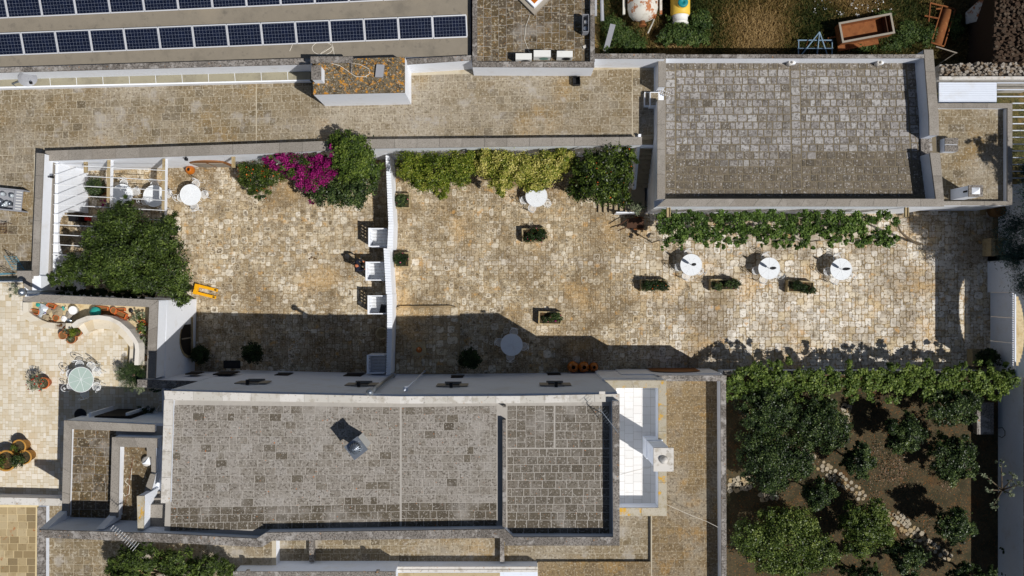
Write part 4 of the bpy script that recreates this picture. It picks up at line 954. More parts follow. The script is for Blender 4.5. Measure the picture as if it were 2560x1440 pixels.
# windows on the house's courtyard face
HW = [Vector(p) for p in hp[:5]]
def hwall(px, py):
    z = 5.
    for _ in range(15):
        x = P(px, py, z)[0]
        i = 0
        while i < 3 and x > HW[i+1].x: i += 1
        a, b = HW[i], HW[i+1]; yw = a.y+(b.y-a.y)*(x-a.x)/(b.x-a.x); z = H*(1-(-yw*PPM)/(py-720))
    return x, yw, z
for px, py, lb in [(633, 958, 'westernmost upper window, above the shaded court'), (905, 963, 'beside the ribbed drainpipe'), (1131, 965, 'beside the thin white pipe'), (1388, 963, 'above the three jars')]:
    x, y, z = hwall(px, py)
    t = empty('upper_window', f'dark square upper window in the house wall, {lb}', 'window', (x, y, z), 0, 'upper house windows')
    local('glass', MB().box((0, .012, 0), (.62, .05, .95)), M['darkin'], t)
    local('sill', MB().box((0, .07, -.52), (.8, .16, .07)), M['coping'], t)
    for sx in (-.42, .42): local('shutter', MB().box((sx*1.28, .05, 0), (.4, .04, .95)), M['wood_grey'], t)
    local('lintel', MB().box((0, .05, .53), (.8, .08, .08)), M['coping'], t); local('lamp', MB().box((0, .14, .8), (.14, .24, .14)), M['black'], t)
for px, py, w_, lb in [(485, 937, .6, 'at the western corner'), (565, 928, .9, 'above the drain grating'), (708, 937, .7, 'west of the fence'), (885, 938, .9, 'beside the white fence'), (1143, 943, .62, 'behind the stone platform'), (1385, 936, .7, 'beside the three jars'), (1556, 935, .6, 'next to the arched passage')]:
    x, y, z = hwall(px, py) if px > 600 else (*P(px, py, 2.6), 2.6)
    if px < 600: y = P(0, 921)[1]
    t = empty('lower_window', f'dark ground-floor opening in the shaded house wall {lb}', 'window', (x, y, z), 0, 'ground-floor house windows')
    local('glass', MB().box((0, .015, 0), (w_, .06, .8 if w_ < .8 else 1.2)), M['darkin'], t); local('frame', MB().box((0, .03, -.45 if w_ < .8 else -.64), (w_+.1, .1, .06)), M['coping'], t)
t = empty('arched_passage', 'wide brick-floored arch under the east wing facing the courtyard', 'archway', (*P(1690, 928), 0))
c = P(1690, 932, 1.5); yy = P(0, 938, EZ)[1]+.02
pts = [(-1.3, .05), (1.3, .05), (1.3, 1.4)]+[(1.3*math.cos(a), 1.4+.7*math.sin(a)) for a in [math.pi*i/10 for i in range(1, 10)]]+[(-1.3, 1.4)]
MB().add([(c[0]+a, yy+.01, b) for a, b in pts], [list(range(len(pts)))[::-1]]).build('opening', M['wood_brown'], t)
# pipes
def pipe(name, label, top, bot, r, mat, cap):
    x, y, z = hwall(*top); x2, y2, z2 = hwall(*bot)
    t = empty(name, label, 'pipe', (x, y+.16, max(0, z2)))
    MB().tube([(x, y+.16, max(.1, z2)), (x, y+.16, z+.1)], r, 10).build('shaft', mat, t, True)
    if cap: MB().lathe([(r*1.7, 0), (r*1.9, .12), (r*1.1, .22), (0, .26)], (x, y+.16, z+.1), 12).build('cowl', M['steel'], t, True)
    else: MB().lathe([(r, -.1), (r*3, .05), (r*3, .14), (r*2, .14)], (x, y+.16, z-.4), 12).build('hopper', M['wall_grey'], t, True)
    MB().lathe([(r*1.5, 0), (r*1.6, .12), (r*1.2, .18)], (x, y+.16, max(.1, z2)), 12).build('elbow', mat, t, True)
pipe('flue_pipe', 'dark ribbed flue pipe climbing the shaded house wall', (927, 988), (982, 945), .09, M['steel'], True)
pipe('drain_pipe', 'thin white downpipe on the shaded house wall', (1012, 984), (1062, 935), .04, M['wall_grey'], False)

# ---------------------------------------------------------------- dividing fence and slatted crates
fn = empty('board_fence', 'white board fence with ribbed top dividing the two courtyards', 'fence', (*P(975, 660), 0))
segs = [((964, 388), (975, 388), (984, 560), (971, 560)), ((971, 560), (984, 560), (982, 622), (968, 622)), ((959, 620), (974, 622), (980, 735), (965, 735)), ((967, 736), (981, 735), (981, 800), (968, 800)), ((968, 800), (981, 800), (977, 936), (965, 938))]
for sg_ in segs:
    q = PP(sg_, 1.72); n = max(2, int(math.dist(q[0], q[3])/.13))
    MB().prism([bil(q, .1, 0), bil(q, .9, 0), bil(q, .9, 1), bil(q, .1, 1)], 0, 1.66).build('panel', M['white'], fn)
    for i in range(n):
        a, b = i/n+.004, (i+1)/n-.004
        MB().prism([bil(q, 0, a), bil(q, 1, a), bil(q, 1, b), bil(q, 0, b)], 1.66, 1.72, r=random.random()).build('cap_board', M['white'], fn)
def crate():
    t = empty('slatted_crate', 'tall white open-topped slatted crate against the board fence', 'crate', (0, 0, 0), 0, 'slatted crates along the fence')
    wd_, dp, hh = .86, .94, 1.25
    for y in (-1, 1): local('side', MB().box((0, y*dp/2, hh/2), (wd_, .05, hh)), M['white'], t)
    mb = MB(); mb.box((-wd_/2, 0, .3), (.05, dp, .6)).box((-wd_/2, 0, hh-.1), (.05, dp, .2)).box((-wd_/2, 0, .81), (.05, dp, .05))
    local('front', mb, M['white'], t)
    for i in range(6): local('upright', MB().box((-wd_/2, -dp/2+.03+i*(dp-.06)/5, .83), (.048, .1, .5)), M['white'], t)
    for i in range(11): local('floor_slat', MB().box((.0, -dp/2+.08+i*(dp-.16)/10, .5), (wd_-.06, .055, .03)), M['iron_w'], t)
    local('rim', MB().box((-wd_/2, 0, hh+.015), (.1, dp+.06, .03)), M['white'], t)
    return t
cr = crate(); fx = P(923, 0, 1.25)[0]
for i, (px, py, lb) in enumerate([(945, 594, 'tall white open slatted crate against the fence, nearest the bougainvillea'), (938, 678, 'tall white open slatted crate against the fence beside the man'), (943, 762, 'tall white open slatted crate holding a dark bag at the shadow edge'), (941, 910, 'tall open slatted crate in full shade by the house wall')]):
    c_ = cr if i == 0 else dup(cr, (0, 0, 0)); x, y = P(px, py, 1.1); c_.location = (x, y, 0); c_['label'] = lb
x, y = P(956, 772, .7); tag(MB().prism([(x-.2, y-.22), (x+.1, y-.28), (x+.2, y+.2), (x-.1, y+.25)], .52, .8, inset=.05).build('dark_bag', M['black']), 'dark bag lying inside the slatted crate', 'bag')

# ---------------------------------------------------------------- pergola on the left court
pe = empty('pergola', 'white pergola of two beams and thin bars over tables in the left court', 'pergola', (*P(330, 520), 0))
for xa, xb in ((267, 275), (405, 412)): MB().prism(PP([(xa+1, 397), (xb+1, 396), (xb-3, 640), (xa-3, 640)], 3.1), 2.78, 3.08).build('beam', M['white'], pe); MB().prism(PP([(xa+1, 397), (xb+1, 396), (xb-3, 640), (xa-3, 640)], 3.1), 3.08, 3.1).build('beam_cap', M['trough'], pe)
MB().prism(PP([(127, 406), (133, 406), (126, 690), (119, 690)], 3.25), 3.05, 3.25).build('wall_beam', M['coping'], pe)
for i in range(11):
    yl = 411+i*25; a = P(131, yl, 3.14); b = P(413, yl+15, 3.14)
    MB().tube([(*a, 3.13), (*b, 3.13)], .019, 6).build('bar', M['iron_w'], pe)
for px in (271, 408): MB().box((*P(px, 640, 1.4), 1.39), (.18, .18, 2.78)).build('post', M['white'], pe)
x, y = XW+.08, P(0, 445, 3.4)[1]
lamp = empty('wall_lamp', 'small black wall lamp high on the white wall beside the pergola', 'wall lamp', (x, y, 3.75)); local('bracket', MB().box((0, 0, 0), (.16, .05, .05)), M['black'], lamp); local('lantern', MB().box((.12, 0, .0), (.1, .1, .2)), M['black'], lamp)

# ---------------------------------------------------------------- furniture
def table(name, label, px, py, r, zb=0, top=M['table_w'], h=.75, group=None, leg=M['iron_w']):
    x, y = P(px, py, zb+h); t = empty(name, label, 'table', (x, y, zb), random.random(), group)
    local('table_top', MB().lathe([(0, h-.02), (r-.01, h-.02), (r-.01, h), (0, h)], (0, 0, 0), 40), top, t)
    rim = MB().tube([(r*math.cos(a), r*math.sin(a), h-.008) for a in [2*math.pi*i/40 for i in range(40)]], .017, 6, closed=True); local('rim', rim, leg, t)
    for i in range(4):
        a = math.pi/4+i*math.pi/2; local('leg', MB().tube([(r*.75*math.cos(a), r*.75*math.sin(a), 0), (r*.35*math.cos(a), r*.35*math.sin(a), h*.5), (r*.7*math.cos(a), r*.7*math.sin(a), h-.02)], .017, 5), leg, t)
    mb = MB()
    for i in range(4):
        a = math.pi/4+i*math.pi/4; mb.tube([(-r*.95*math.cos(a), -r*.95*math.sin(a), h+.0005), (r*.95*math.cos(a), r*.95*math.sin(a), h+.0005)], .008, 4)
    local('brace', mb, leg, t)
    return t
def chair_proto():
    t = empty('iron_chair', 'white wrought-iron chair', 'chair'); r = .21; m_ = M['iron_w']
    sm = MB(); sm.tube([(r*math.cos(a), r*math.sin(a), .45) for a in [2*math.pi*i/20 for i in range(20)]], .014, 5, closed=True)
    for i in range(9):
        yy = -.17+i*.0425; hw_ = math.sqrt(max(0, r*r-yy*yy)); sm.box((0, yy, .45), (2*hw_, .018, .008))
    local('seat', sm, m_, t)
    for i in range(4):
        a = math.pi/4+i*math.pi/2; local('leg', MB().tube([(.2*math.cos(a), .2*math.sin(a), .45), (.26*math.cos(a), .26*math.sin(a), 0)], .012, 5), m_, t)
    hoop = [(.2*math.cos(a)*(1 if a > 0 else 1), -.2-.06*math.sin(a), .45+.45*math.sin(a)) for a in [math.pi*i/14 for i in range(15)]]
    local('back_hoop', MB().tube(hoop, .014, 5), m_, t)
    sc_ = MB()
    for s in (-1, 1): sc_.tube([(s*(.03+.07*k/14*math.cos(k*.75)), -.235+.0*k, .62+.08*k/14*math.sin(k*.75)+.05) for k in range(15)], .009, 4)
    sc_.tube([(0, -.21, .45), (0, -.255, .88)], .009, 4); local('back_scroll', sc_, m_, t)
    return t
CH = [chair_proto(), False]
def chair(tx, ty, r, deg, zb, label, group):
    a = math.radians(deg); x, y = tx+r*math.cos(a), ty+r*math.sin(a)
    if not CH[1]: c_ = CH[0]; CH[1] = True; c_.location = (x, y, zb); c_.rotation_euler = (0, 0, a+math.pi/2)
    else: c_ = dup(CH[0], (x, y, zb), a+math.pi/2)
    c_['label'] = label; c_['group'] = group
for px, py, r, lb, angs in [(476, 487, .555, 'round white table in the sunny left court near the amber jar', (75, 190, 280, 5)),
                      (305, 487, .57, 'round table under the pergola next to the wall planter', (95, 20, 215)),
                      (385, 490, .57, 'round table under the pergola between the two beams', (100, 200, 15, 300)),
                      (1341, 490, .57, 'round white table half hidden under the yellow-green hedge', (195, 250, 330)),
                      (1279, 862, .58, 'round table standing in the house shadow of the large court', (80, 170, 265, 350))]:
    table('garden_table', lb, px, py, r); x, y = P(px, py, .75)
    for a in angs: chair(x, y, r+.08, a, 0, 'white wrought-iron chair at '+lb, 'chairs at the '+lb)
for px, py, lb in [(1728, 662, 'nearest the stair'), (1923, 671, 'middle of the three under the vine'), (2103, 673, 'nearest the gate')]:
    table('parasol_table', f'round white table with closed grey parasol, {lb}', px, py, .57); x, y = P(px, py, .75)
    pa = empty('closed_parasol', f'closed slim grey parasol standing through the white table {lb}', 'parasol', (x, y, 0))
    local('pole', MB().tube([(0, 0, 0), (0, 0, 1.95)], .016, 6), M['iron_w'], pa)
    local('canopy', MB().lathe([(.02, 1.0), (.06, 1.03), (.085, 1.3), (.07, 1.6), (.03, 1.85), (0, 1.93)], (0, 0, 0), 10), M['parasol'], pa, True)
    for a in (100, 190, 330, 250): chair(x, y, .62, a, 0, f'white wrought-iron chair at the parasol table {lb}', f'chairs at the parasol table {lb}')
gtb = table('glass_table', 'large round pale green glass table on the tiled roof terrace', 202, 949, .61, LZ, M['glass'])
x, y = P(202, 949, LZ+.75)
for a in (62, 30, -32, -88, 208, 160, 108): chair(x, y, .72, a, LZ, 'white wrought-iron chair around the glass table on the terrace', 'chairs around the glass table')

# ---------------------------------------------------------------- planters and pots
def trough(px, py, lx, ly, h, label, rz, blobs, flowers, seed, n=1700, cat='planter'):
    x, y = P(px, py, h*.7); t = empty('stone_planter', label, cat, (x, y, 0), rz)
    th = .07
    for nm, b in (('side', (0, ly/2-th/2, lx, th)), ('side', (0, -ly/2+th/2, lx, th)), ('end', (-lx/2+th/2, 0, th, ly-2*th)), ('end', (lx/2-th/2, 0, th, ly-2*th))):
        local(nm, MB().box((b[0], b[1], h/2), (b[2], b[3], h)), M['trough'], t)
    local('soil', MB().box((0, 0, h*.42), (lx-.1, ly-.1, h*.84)), M['soil'], t)
    bl = [(x+a*lx*math.cos(rz), y+b*ly+a*lx*math.sin(rz), h+c, r_*1.12, r_*.95, r_*.65, None) for a, b, c, r_ in blobs]
    leafmesh('plant', bl, n, .075, M['L_dark'] if seed % 2 else M['L_citrus'], t, seed=seed, per=40, aspect=.35, shell=.35)
    for i, (mt, nn) in enumerate(flowers): leafmesh('flower', bl, nn, .085, mt, t, seed=seed+50+i, per=3, aspect=.9, shell=.95, zlow=.3, clump=.08)
trough(1335, 587, 1.3, .72, .5, 'stone planter with dark bush and pink and yellow flowers, alone in mid court', .05, [(.2, 0, .25, .45), (-.15, -.25, .12, .38), (.3, -.2, .2, .35)], [(M['L_pink'], 14), (M['L_orange'], 6)], 1)
trough(1634, 713, 1.4, .62, .5, 'stone planter with two dark bushes and yellow edge beside the stair table', 0, [(-.25, -.05, .2, .38), (.05, -.05, .22, .36), (.32, -.05, .2, .36)], [(M['L_orange'], 5)], 3)
trough(1808, 712, 1.42, .62, .5, 'stone planter with magenta flowers between bare soil and bush, by the middle table', 0, [(-.3, -.15, .15, .3), (.15, .0, .2, .3), (.36, .05, .25, .36)], [(M['L_magenta'], 22)], 4)
trough(2000, 717, 1.42, .66, .5, 'stone planter with plain dark bushes and an empty corner, by the gate table', -.06, [(-.22, .1, .22, .36), (0, -.1, .25, .34), (.33, -.18, .2, .32)], [], 5)
trough(1375, 795, 1.25, .7, .5, 'stone planter with pink and magenta flowers close to the house shadow', -.03, [(.1, .02, .15, .3), (.3, .1, .2, .3), (-.2, -.1, .05, .2)], [(M['L_pink'], 14), (M['L_magenta'], 10)], 6)
trough(1007, 503, .82, .82, .45, 'square stone planter with pale-pink bush beside the yellow hedge', 0, [(0, 0, .2, .38)], [(M['L_pink'], 12)], 8)
trough(1006, 650, .82, .82, .45, 'square stone planter with round pink-flowered bush beside the board fence', 0, [(0, .02, .28, .42)], [(M['L_pink'], 16)], 9)
JP = [(.0, 0), (.14, 0), (.27, .2), (.3, .38), (.24, .55), (.13, .63), (.15, .68), (.11, .68), (.1, .6), (0, .5)]
def jar(name, label, px, py, zb, s, mat, group=None, hole=True):
    x, y = P(px, py, zb+.5*s); t = empty(name, label, 'jar', (x, y, zb), 0, group)
    local('body', MB().lathe([(a*s, b*s) for a, b in JP[:6]], (0, 0, 0), 18, cap=False), mat, t, True)
    local('neck', MB().lathe([(a*s, b*s) for a, b in JP[5:9]], (0, 0, 0), 18, cap=False), mat, t, True)
    local('inside', MB().lathe([(0, .56*s), (.105*s, .56*s)], (0, 0, 0), 14, cap=False), M['darkin'], t)
    return t
jar('glazed_jar', 'shiny amber glazed jar beside the arched door', 473, 424, 0, .85, M['amber'])
jar('clay_jar', 'clay jar with wide mouth in the bush shadow by the wall', 604, 421, 0, .95, M['terracotta'])
for px, s, lb in ((1433, 1.05, 'farthest from the east wing'), (1460, 1.0, 'middle of the three'), (1485, .85, 'smallest of the three')):
    jar('glazed_jar', f'amber glazed jar by the shaded house wall, {lb}', px, 918, 0, s, M['amber'], 'three glazed jars by the house')
def pot(label, px, py, zb, r, h, mat=None, plant=None, n=300, pr=1.3, ph=.3, size=.08, seed=1, flowers=None, fcount=20, name='flower_pot', lean=(0, 0)):
    x, y = P(px, py, zb+h); t = empty(name, label, 'pot', (x, y, zb))
    local('pot', MB().lathe([(0, 0), (r*.7, 0), (r*.95, h*.85), (r*1.05, h*.87), (r*1.05, h), (r*.88, h), (r*.85, h*.86)], (0, 0, 0), 18, cap=False), mat or M['terracotta'], t, True)
    local('soil', MB().lathe([(0, h*.88), (r*.88, h*.88)], (0, 0, 0), 16, cap=False), M['soil'] if plant else M['darkpot'], t)
    if plant:
        bl = [(x+lean[0], y+lean[1], zb+h+ph*.7, r*pr, r*pr, ph, None)]
        leafmesh('plant', bl, n, size, plant, t, seed=seed, per=25, shell=.3, aspect=.4)
        if flowers: leafmesh('flower', bl, fcount, .07, flowers, t, seed=seed+9, per=2, shell=.9, aspect=.9, zlow=.2, clump=.05)
    return t
pot('leaning orange pot with red geraniums on the tiled terrace', 108, 958, LZ, .28, .4, M['orange'], M['L_olive'], 1400, 1.7, .45, .07, 3, M['L_red'], 60, lean=(-.16, .04))
pot('large ochre jar with small blue-violet pansies, behind the group of three', 46, 1117, LZ, .34, .62, M['ochrepot'], M['L_green'], 500, .8, .16, .06, 4, None, lean=(-.15, -.02))
pot('largest ochre jar with trailing bush at the terrace edge', 14, 1152, LZ, .5, .75, M['ochrepot'], M['L_green'], 1400, 1.1, .35, .09, 5, lean=(-.3, -.05))
pot('ochre jar hidden under a dark leafy bush', 60, 1143, LZ, .34, .6, M['ochrepot'], M['L_citrus'], 1400, 1.25, .38, .08, 6, lean=(-.12, -.1))
pot('empty terracotta pot beside the curved bench', 156, 838, LZ, .2, .36, M['terracotta'])
pot('terracotta pot with grey succulent behind the empty pot', 167, 827, LZ, .22, .34, M['terracotta'], M['L_olive'], 160, .85, .1, .07, 7)
pot('terracotta pot with spiky succulent in front of the group', 177, 847, LZ, .24, .34, M['terracotta'], M['L_olive'], 220, .85, .12, .08, 8)
pot('yellow-green bush in a clay pot against the bench end', 191, 830, LZ, .24, .34, M['terracotta'], M['L_hedge'], 700, 1.3, .26, .08, 9)
jr = [(500, 885, 'dark potted bush in the shaded corner of the left court', .9), (632, 882, 'dark potted bush standing in the house shadow west of the fence', 1.0), (1175, 895, 'dark potted shrub in the shade beside the stone platform', 1.1)]
for i, (px, py, lb, s) in enumerate(jr):
    x, y = P(px, py, .8); t = empty('potted_shrub', lb, 'shrub', (x, y, 0)); local('pot', MB().lathe([(0, 0), (.2, 0), (.28, .36), (.3, .4), (.24, .4), (.22, .34), (0, .34)], (0, 0, 0), 16, cap=False), M['darkpot'], t, True)
    leafmesh('foliage', [(x, y, .9*s, .55*s, .55*s, .5*s, None)], 1800, .1, M['L_dark'], t, seed=20+i, per=60)
pt = empty('round_stone_bowl', 'round stone bowl half under the fence in the shade', 'bowl', (*P(955, 833, .3), 0))
local('bowl', MB().lathe([(0, 0), (.25, 0), (.34, .4), (.26, .4), (.22, .12), (0, .12)], (0, 0, 0), 18, cap=False), M['trough'], pt, True)
tag(MB().box((*P(580, 911, .02), .03), (.9, .42, .05)).build('drain_grating', M['black']), 'black drain grating at the foot of the house wall', 'grating')
tr = empty('planter_box', 'large stone tub with dark bush in the shaded gateway corner', 'planter', (*P(2448, 893, .5), 0))
x, y = P(2448, 893, .4); MB().prism([(x-.45, y-.45), (x+.5, y-.45), (x+.5, y+.42), (x-.45, y+.42)], 0, .6, inset=-.03).build('tub', M['trough'], tr)
leafmesh('foliage', [(x+.12, y, 1.0, .6, .55, .5, None)], 1800, .1, M['L_dark'], tr, seed=31)
tr = empty('wall_pot', 'dark barrel pot in the far shaded corner under the wall', 'pot', (*P(2492, 527, .4), 0)); local('barrel', MB().lathe([(0, 0), (.3, 0), (.36, .35), (.32, .7), (.26, .7), (.26, .6), (0, .6)], (0, 0, 0), 16, cap=False), M['darkpot'], tr, True)
# hedge ball by the pergola wall
x, y = P(240, 470, .9); t = empty('potted_boxwood', 'clipped green boxwood in an ochre pot by the pergola wall', 'shrub', (x, y, 0))
local('pot', MB().lathe([(0, 0), (.25, 0), (.33, .45), (.28, .45), (.26, .4), (0, .4)], (0, 0, 0), 16, cap=False), M['amber'], t, True); leafmesh('foliage', [(x, y, .95, .52, .5, .5, None)], 2200, .07, M['L_citrus'], t, seed=33, shell=.8, per=40)
leafmesh('flowers', [(x+.15, y-.75, .3, .35, .25, .2, None)], 160, .08, M['L_magenta'], t, seed=34)

# ---------------------------------------------------------------- trees and plants
def crown(lst, zc, rz): return [blob(x, y, z if z else zc, rx, ry, rz_ if rz_ else rz) for x, y, rx, ry, z, rz_ in lst]
big = crown([(300, 640, 95, 75, 4.0, 1.1), (310, 560, 55, 55, 3.7, .8), (310, 520, 26, 30, 3.6, .5), (395, 600, 60, 60, 3.8, .9), (420, 680, 60, 60, 3.6, .9), (215, 670, 75, 45, 3.7, .8), (150, 700, 45, 22, 3.4, .4), (455, 735, 32, 32, 3.3, .5), (350, 705, 90, 35, 3.8, .8), (250, 600, 50, 40, 3.8, .7), (275, 560, 40, 35, 3.7, .6), (430, 560, 25, 30, 3.5, .5)], 3.8, 1)
tree('carob_tree', 'broad dark green tree spreading over the pergola in the left court', big, 30000, .15, M['L_tree'], P(310, 650, 0), .18, seed=41, clump=.2, aspect=.38, per=110)
hb = empty('shaded_shrub', 'shaded dark shrubbery between the spreading tree and the terrace coping', 'shrub', (*P(250, 735), 0))
leafmesh('foliage', crown([(170, 728, 60, 14, 2.4, .8), (260, 732, 60, 14, 2.6, .8), (350, 738, 50, 14, 2.6, .8)], 2.4, .8), 3500, .14, M['L_dark'], hb, seed=42)
bg1 = crown([(872, 365, 50, 40, 3.9, .8), (880, 410, 60, 45, 3.6, .9), (925, 420, 30, 40, 3.2, .8), (850, 345, 25, 22, 3.9, .4), (905, 375, 35, 35, 3.6, .7)], 3.6, .9)
tree('wall_shrub', 'tall bright green shrub rising over the courtyard wall by the bougainvillea', bg1, 9000, .13, M['L_green'], P(885, 430), .1, seed=43)
bg2 = crown([(820, 480, 55, 40, 2.2, .8), (880, 485, 50, 38, 2.2, .8), (910, 455, 40, 45, 2.4, .8), (780, 470, 30, 25, 2.0, .6)], 2.2, .8)
tree('dark_shrub', 'dark green shrub below the bougainvillea by the fence', bg2, 7000, .12, M['L_citrus'], P(860, 470), .1, cat='shrub', seed=44)
bv = [blob(700, 405, 3.2, 40, 28, .5), blob(745, 415, 3.2, 50, 35, .6), blob(790, 425, 3.1, 45, 40, .6), blob(770, 450, 2.9, 35, 30, .5), blob(820, 420, 3.4, 30, 30, .5), blob(670, 395, 3.1, 14, 22, .3), blob(835, 385, 4.0, 14, 30, .3), blob(845, 435, 3.5, 35, 14, .3), blob(780, 495, 2.4, 10, 22, .3), blob(800, 400, 3.4, 30, 20, .4)]
t = empty('bougainvillea', 'magenta bougainvillea in full bloom against the white wall', 'bougainvillea', (*P(760, 425), 0))
trunk(t, (*P(770, 420), 0), (*P(770, 420, 2), 2.4), .07, [b[:3] for b in bv[:5]])
leafmesh('blossom', bv, 5500, .085, M['L_magenta'], t, seed=45, aspect=.8, per=60); leafmesh('leaves', [(b[0], b[1], b[2]-.08, b[3], b[4], b[5], None) for b in bv], 3000, .11, M['L_green'], t, seed=46)
lan = crown([(640, 445, 45, 40, 1.5, .7), (650, 480, 35, 18, 1.2, .4), (680, 440, 30, 35, 1.5, .6), (615, 430, 22, 30, 1.4, .5)], 1.5, .7)
t = tree('lantana_bush', 'olive-green bush with orange flowers beside the clay jar', lan, 5500, .11, M['L_lemon'], P(650, 445), .06, cat='shrub', seed=47, aspect=.35)
leafmesh('flower', lan, 120, .08, M['L_orange'], t, seed=48, per=3, shell=.95, aspect=.9, zlow=.2)
hg = crown([(1030, 415, 45, 40, 2.4, .8), (1090, 425, 60, 48, 2.5, .9), (1150, 420, 50, 45, 2.5, .8), (1105, 475, 25, 25, 2.0, .5), (1060, 445, 40, 35, 2.3, .7), (1175, 400, 30, 28, 2.5, .6)], 2.4, .8)
tree('privet_hedge', 'yellow-green hedge against the white wall beside the fence', hg, 12000, .11, M['L_hedge'], P(1095, 420), .08, cat='hedge', seed=49)
hg2 = crown([(1215, 405, 35, 38, 2.6, .8), (1260, 420, 45, 50, 2.6, .9), (1310, 425, 45, 45, 2.6, .9), (1365, 420, 45, 45, 2.6, .9), (1410, 400, 30, 35, 2.6, .7), (1250, 465, 30, 25, 2.2, .5), (1330, 460, 35, 25, 2.3, .5)], 2.6, .9)
tree('flowering_hedge', 'hedge with pale yellow blossom between the green hedge and the lemon tree', hg2, 13000, .11, M['L_hedge_y'], P(1310, 420), .08, cat='hedge', seed=50)
leafmesh('leaves', [(b[0], b[1], b[2]-.15, b[3]*.95, b[4]*.95, b[5], None) for b in hg2], 7000, .12, M['L_hedge'], bpy.data.objects['flowering_hedge'], seed=51)
lm = crown([(1470, 420, 40, 45, 3.0, .9), (1520, 410, 50, 45, 3.2, .9), (1500, 465, 60, 45, 3.0, .9), (1555, 430, 30, 45, 3.0, .9), (1540, 480, 40, 35, 2.9, .7), (1450, 470, 30, 30, 2.6, .6), (1570, 390, 25, 25, 3.2, .6)], 3, .9)
t = tree('lemon_tree', 'glossy dark lemon tree filling the corner beside the stair', lm, 11000, .13, M['L_lemon'], P(1510, 440), .12, seed=52, clump=.24)
leafmesh('fruit', lm, 60, .1, M['L_orange'], t, seed=53, per=2, shell=.9, aspect=.9)
# vine over the hall front
vn = empty('grape_vine', 'green grape vine on a frame along the south front of the hall', 'vine', (*P(1950, 570), 0))
fr = MB()
for px in (1650, 1850, 2050, 2240): fr.tube([(*P(px, 600, 2.3), 0), (*P(px, 600, 2.3), 2.4)], .03, 6)
fr.tube([(*P(1645, 600, 2.3), 2.4), (*P(2250, 600, 2.3), 2.4)], .012, 5); fr.tube([(*P(1645, 545, 2.4), 2.5), (*P(2250, 545, 2.4), 2.5)], .02, 5); fr.build('frame', M['wood_grey'], vn)
rg = random.Random(9); bl = []
for i in range(46):
    px = 1655+i*12.9+rg.uniform(-6, 6)
    if px < 2160: bl += [blob(px, 545+rg.uniform(-8, 8), 2.5, 15, 18, .22), blob(px, 575+rg.uniform(-8, 8), 2.4, 15, 18, .22)]
    else: bl += [blob(px, 545+rg.uniform(-10, 14), 2.5, 13, 12, .2)]
    if rg.random() < .75:
        hd_ = rg.uniform(0, 14); bl.append(blob(px, 596+hd_*.6, 2.25, rg.uniform(8, 13), 9+hd_, .3))
    if rg.random() < .35: bl.append(blob(px+rg.uniform(-5, 5), 614+rg.uniform(-4, 6), 2.0, rg.uniform(3, 6), rg.uniform(6, 10), .25, .05))
for px in (2195, 2210, 2225, 2180, 2170, 2202, 2218): bl.append(blob(px, rg.uniform(570, 604), 2.4, 11, 13, .2))
leafmesh('leaves', bl, 17000, .115, M['L_vine'], vn, seed=54, aspect=.85, per=60, shell=.2, up=.7, clump=.4)
brn = MB(); brn.tube([(*P(2243, 560, 2.5), 2.5), (*P(2252, 580, 1.9), 1.9), (*P(2265, 592, 1.2), 1.2), (*P(2285, 605, .4), .4), (*P(2300, 610, 0), 0)], [.03, .05, .06, .07, .08], 7)
brn.build('stem', M['bark'], vn, True)
# vine over garden wall
gv = empty('garden_vine', 'pale green vine trained along the garden wall above the orange trees', 'vine', (*P(2150, 950), 0))
fr = MB()
for px in (1850, 2050, 2250, 2440): fr.tube([(*P(px, 955, 1.9), 0), (*P(px, 955, 1.9), 2.0)], .03, 6)
fr.tube([(*P(1820, 955, 2), 2.0), (*P(2480, 955, 2), 2.0)], .02, 5); fr.build('frame', M['blackiron'], gv)
bl = []
for i in range(54):
    px = 1825+i*13+rg.uniform(-8, 8); bl += [blob(px, 938+rg.uniform(-10, 10), 2.1, 18, 16, .25), blob(px, 965+rg.uniform(-10, 10), 2.0, 18, 17, .25)]
    if rg.random() < .4: bl.append(blob(px, 915+rg.uniform(-10, 6), 2.2, 9, 12, .25))
    if rg.random() < .3: bl.append(blob(px, 990+rg.uniform(-6, 8), 1.9, 12, 14, .25))
for px in (2490, 2515, 2535): bl.append(blob(px, 945, 2.3, 20, 18, .3))
leafmesh('leaves', bl, 18000, .12, M['L_vine2'], gv, seed=55, aspect=.85, per=60, shell=.2, up=.7, clump=.4)
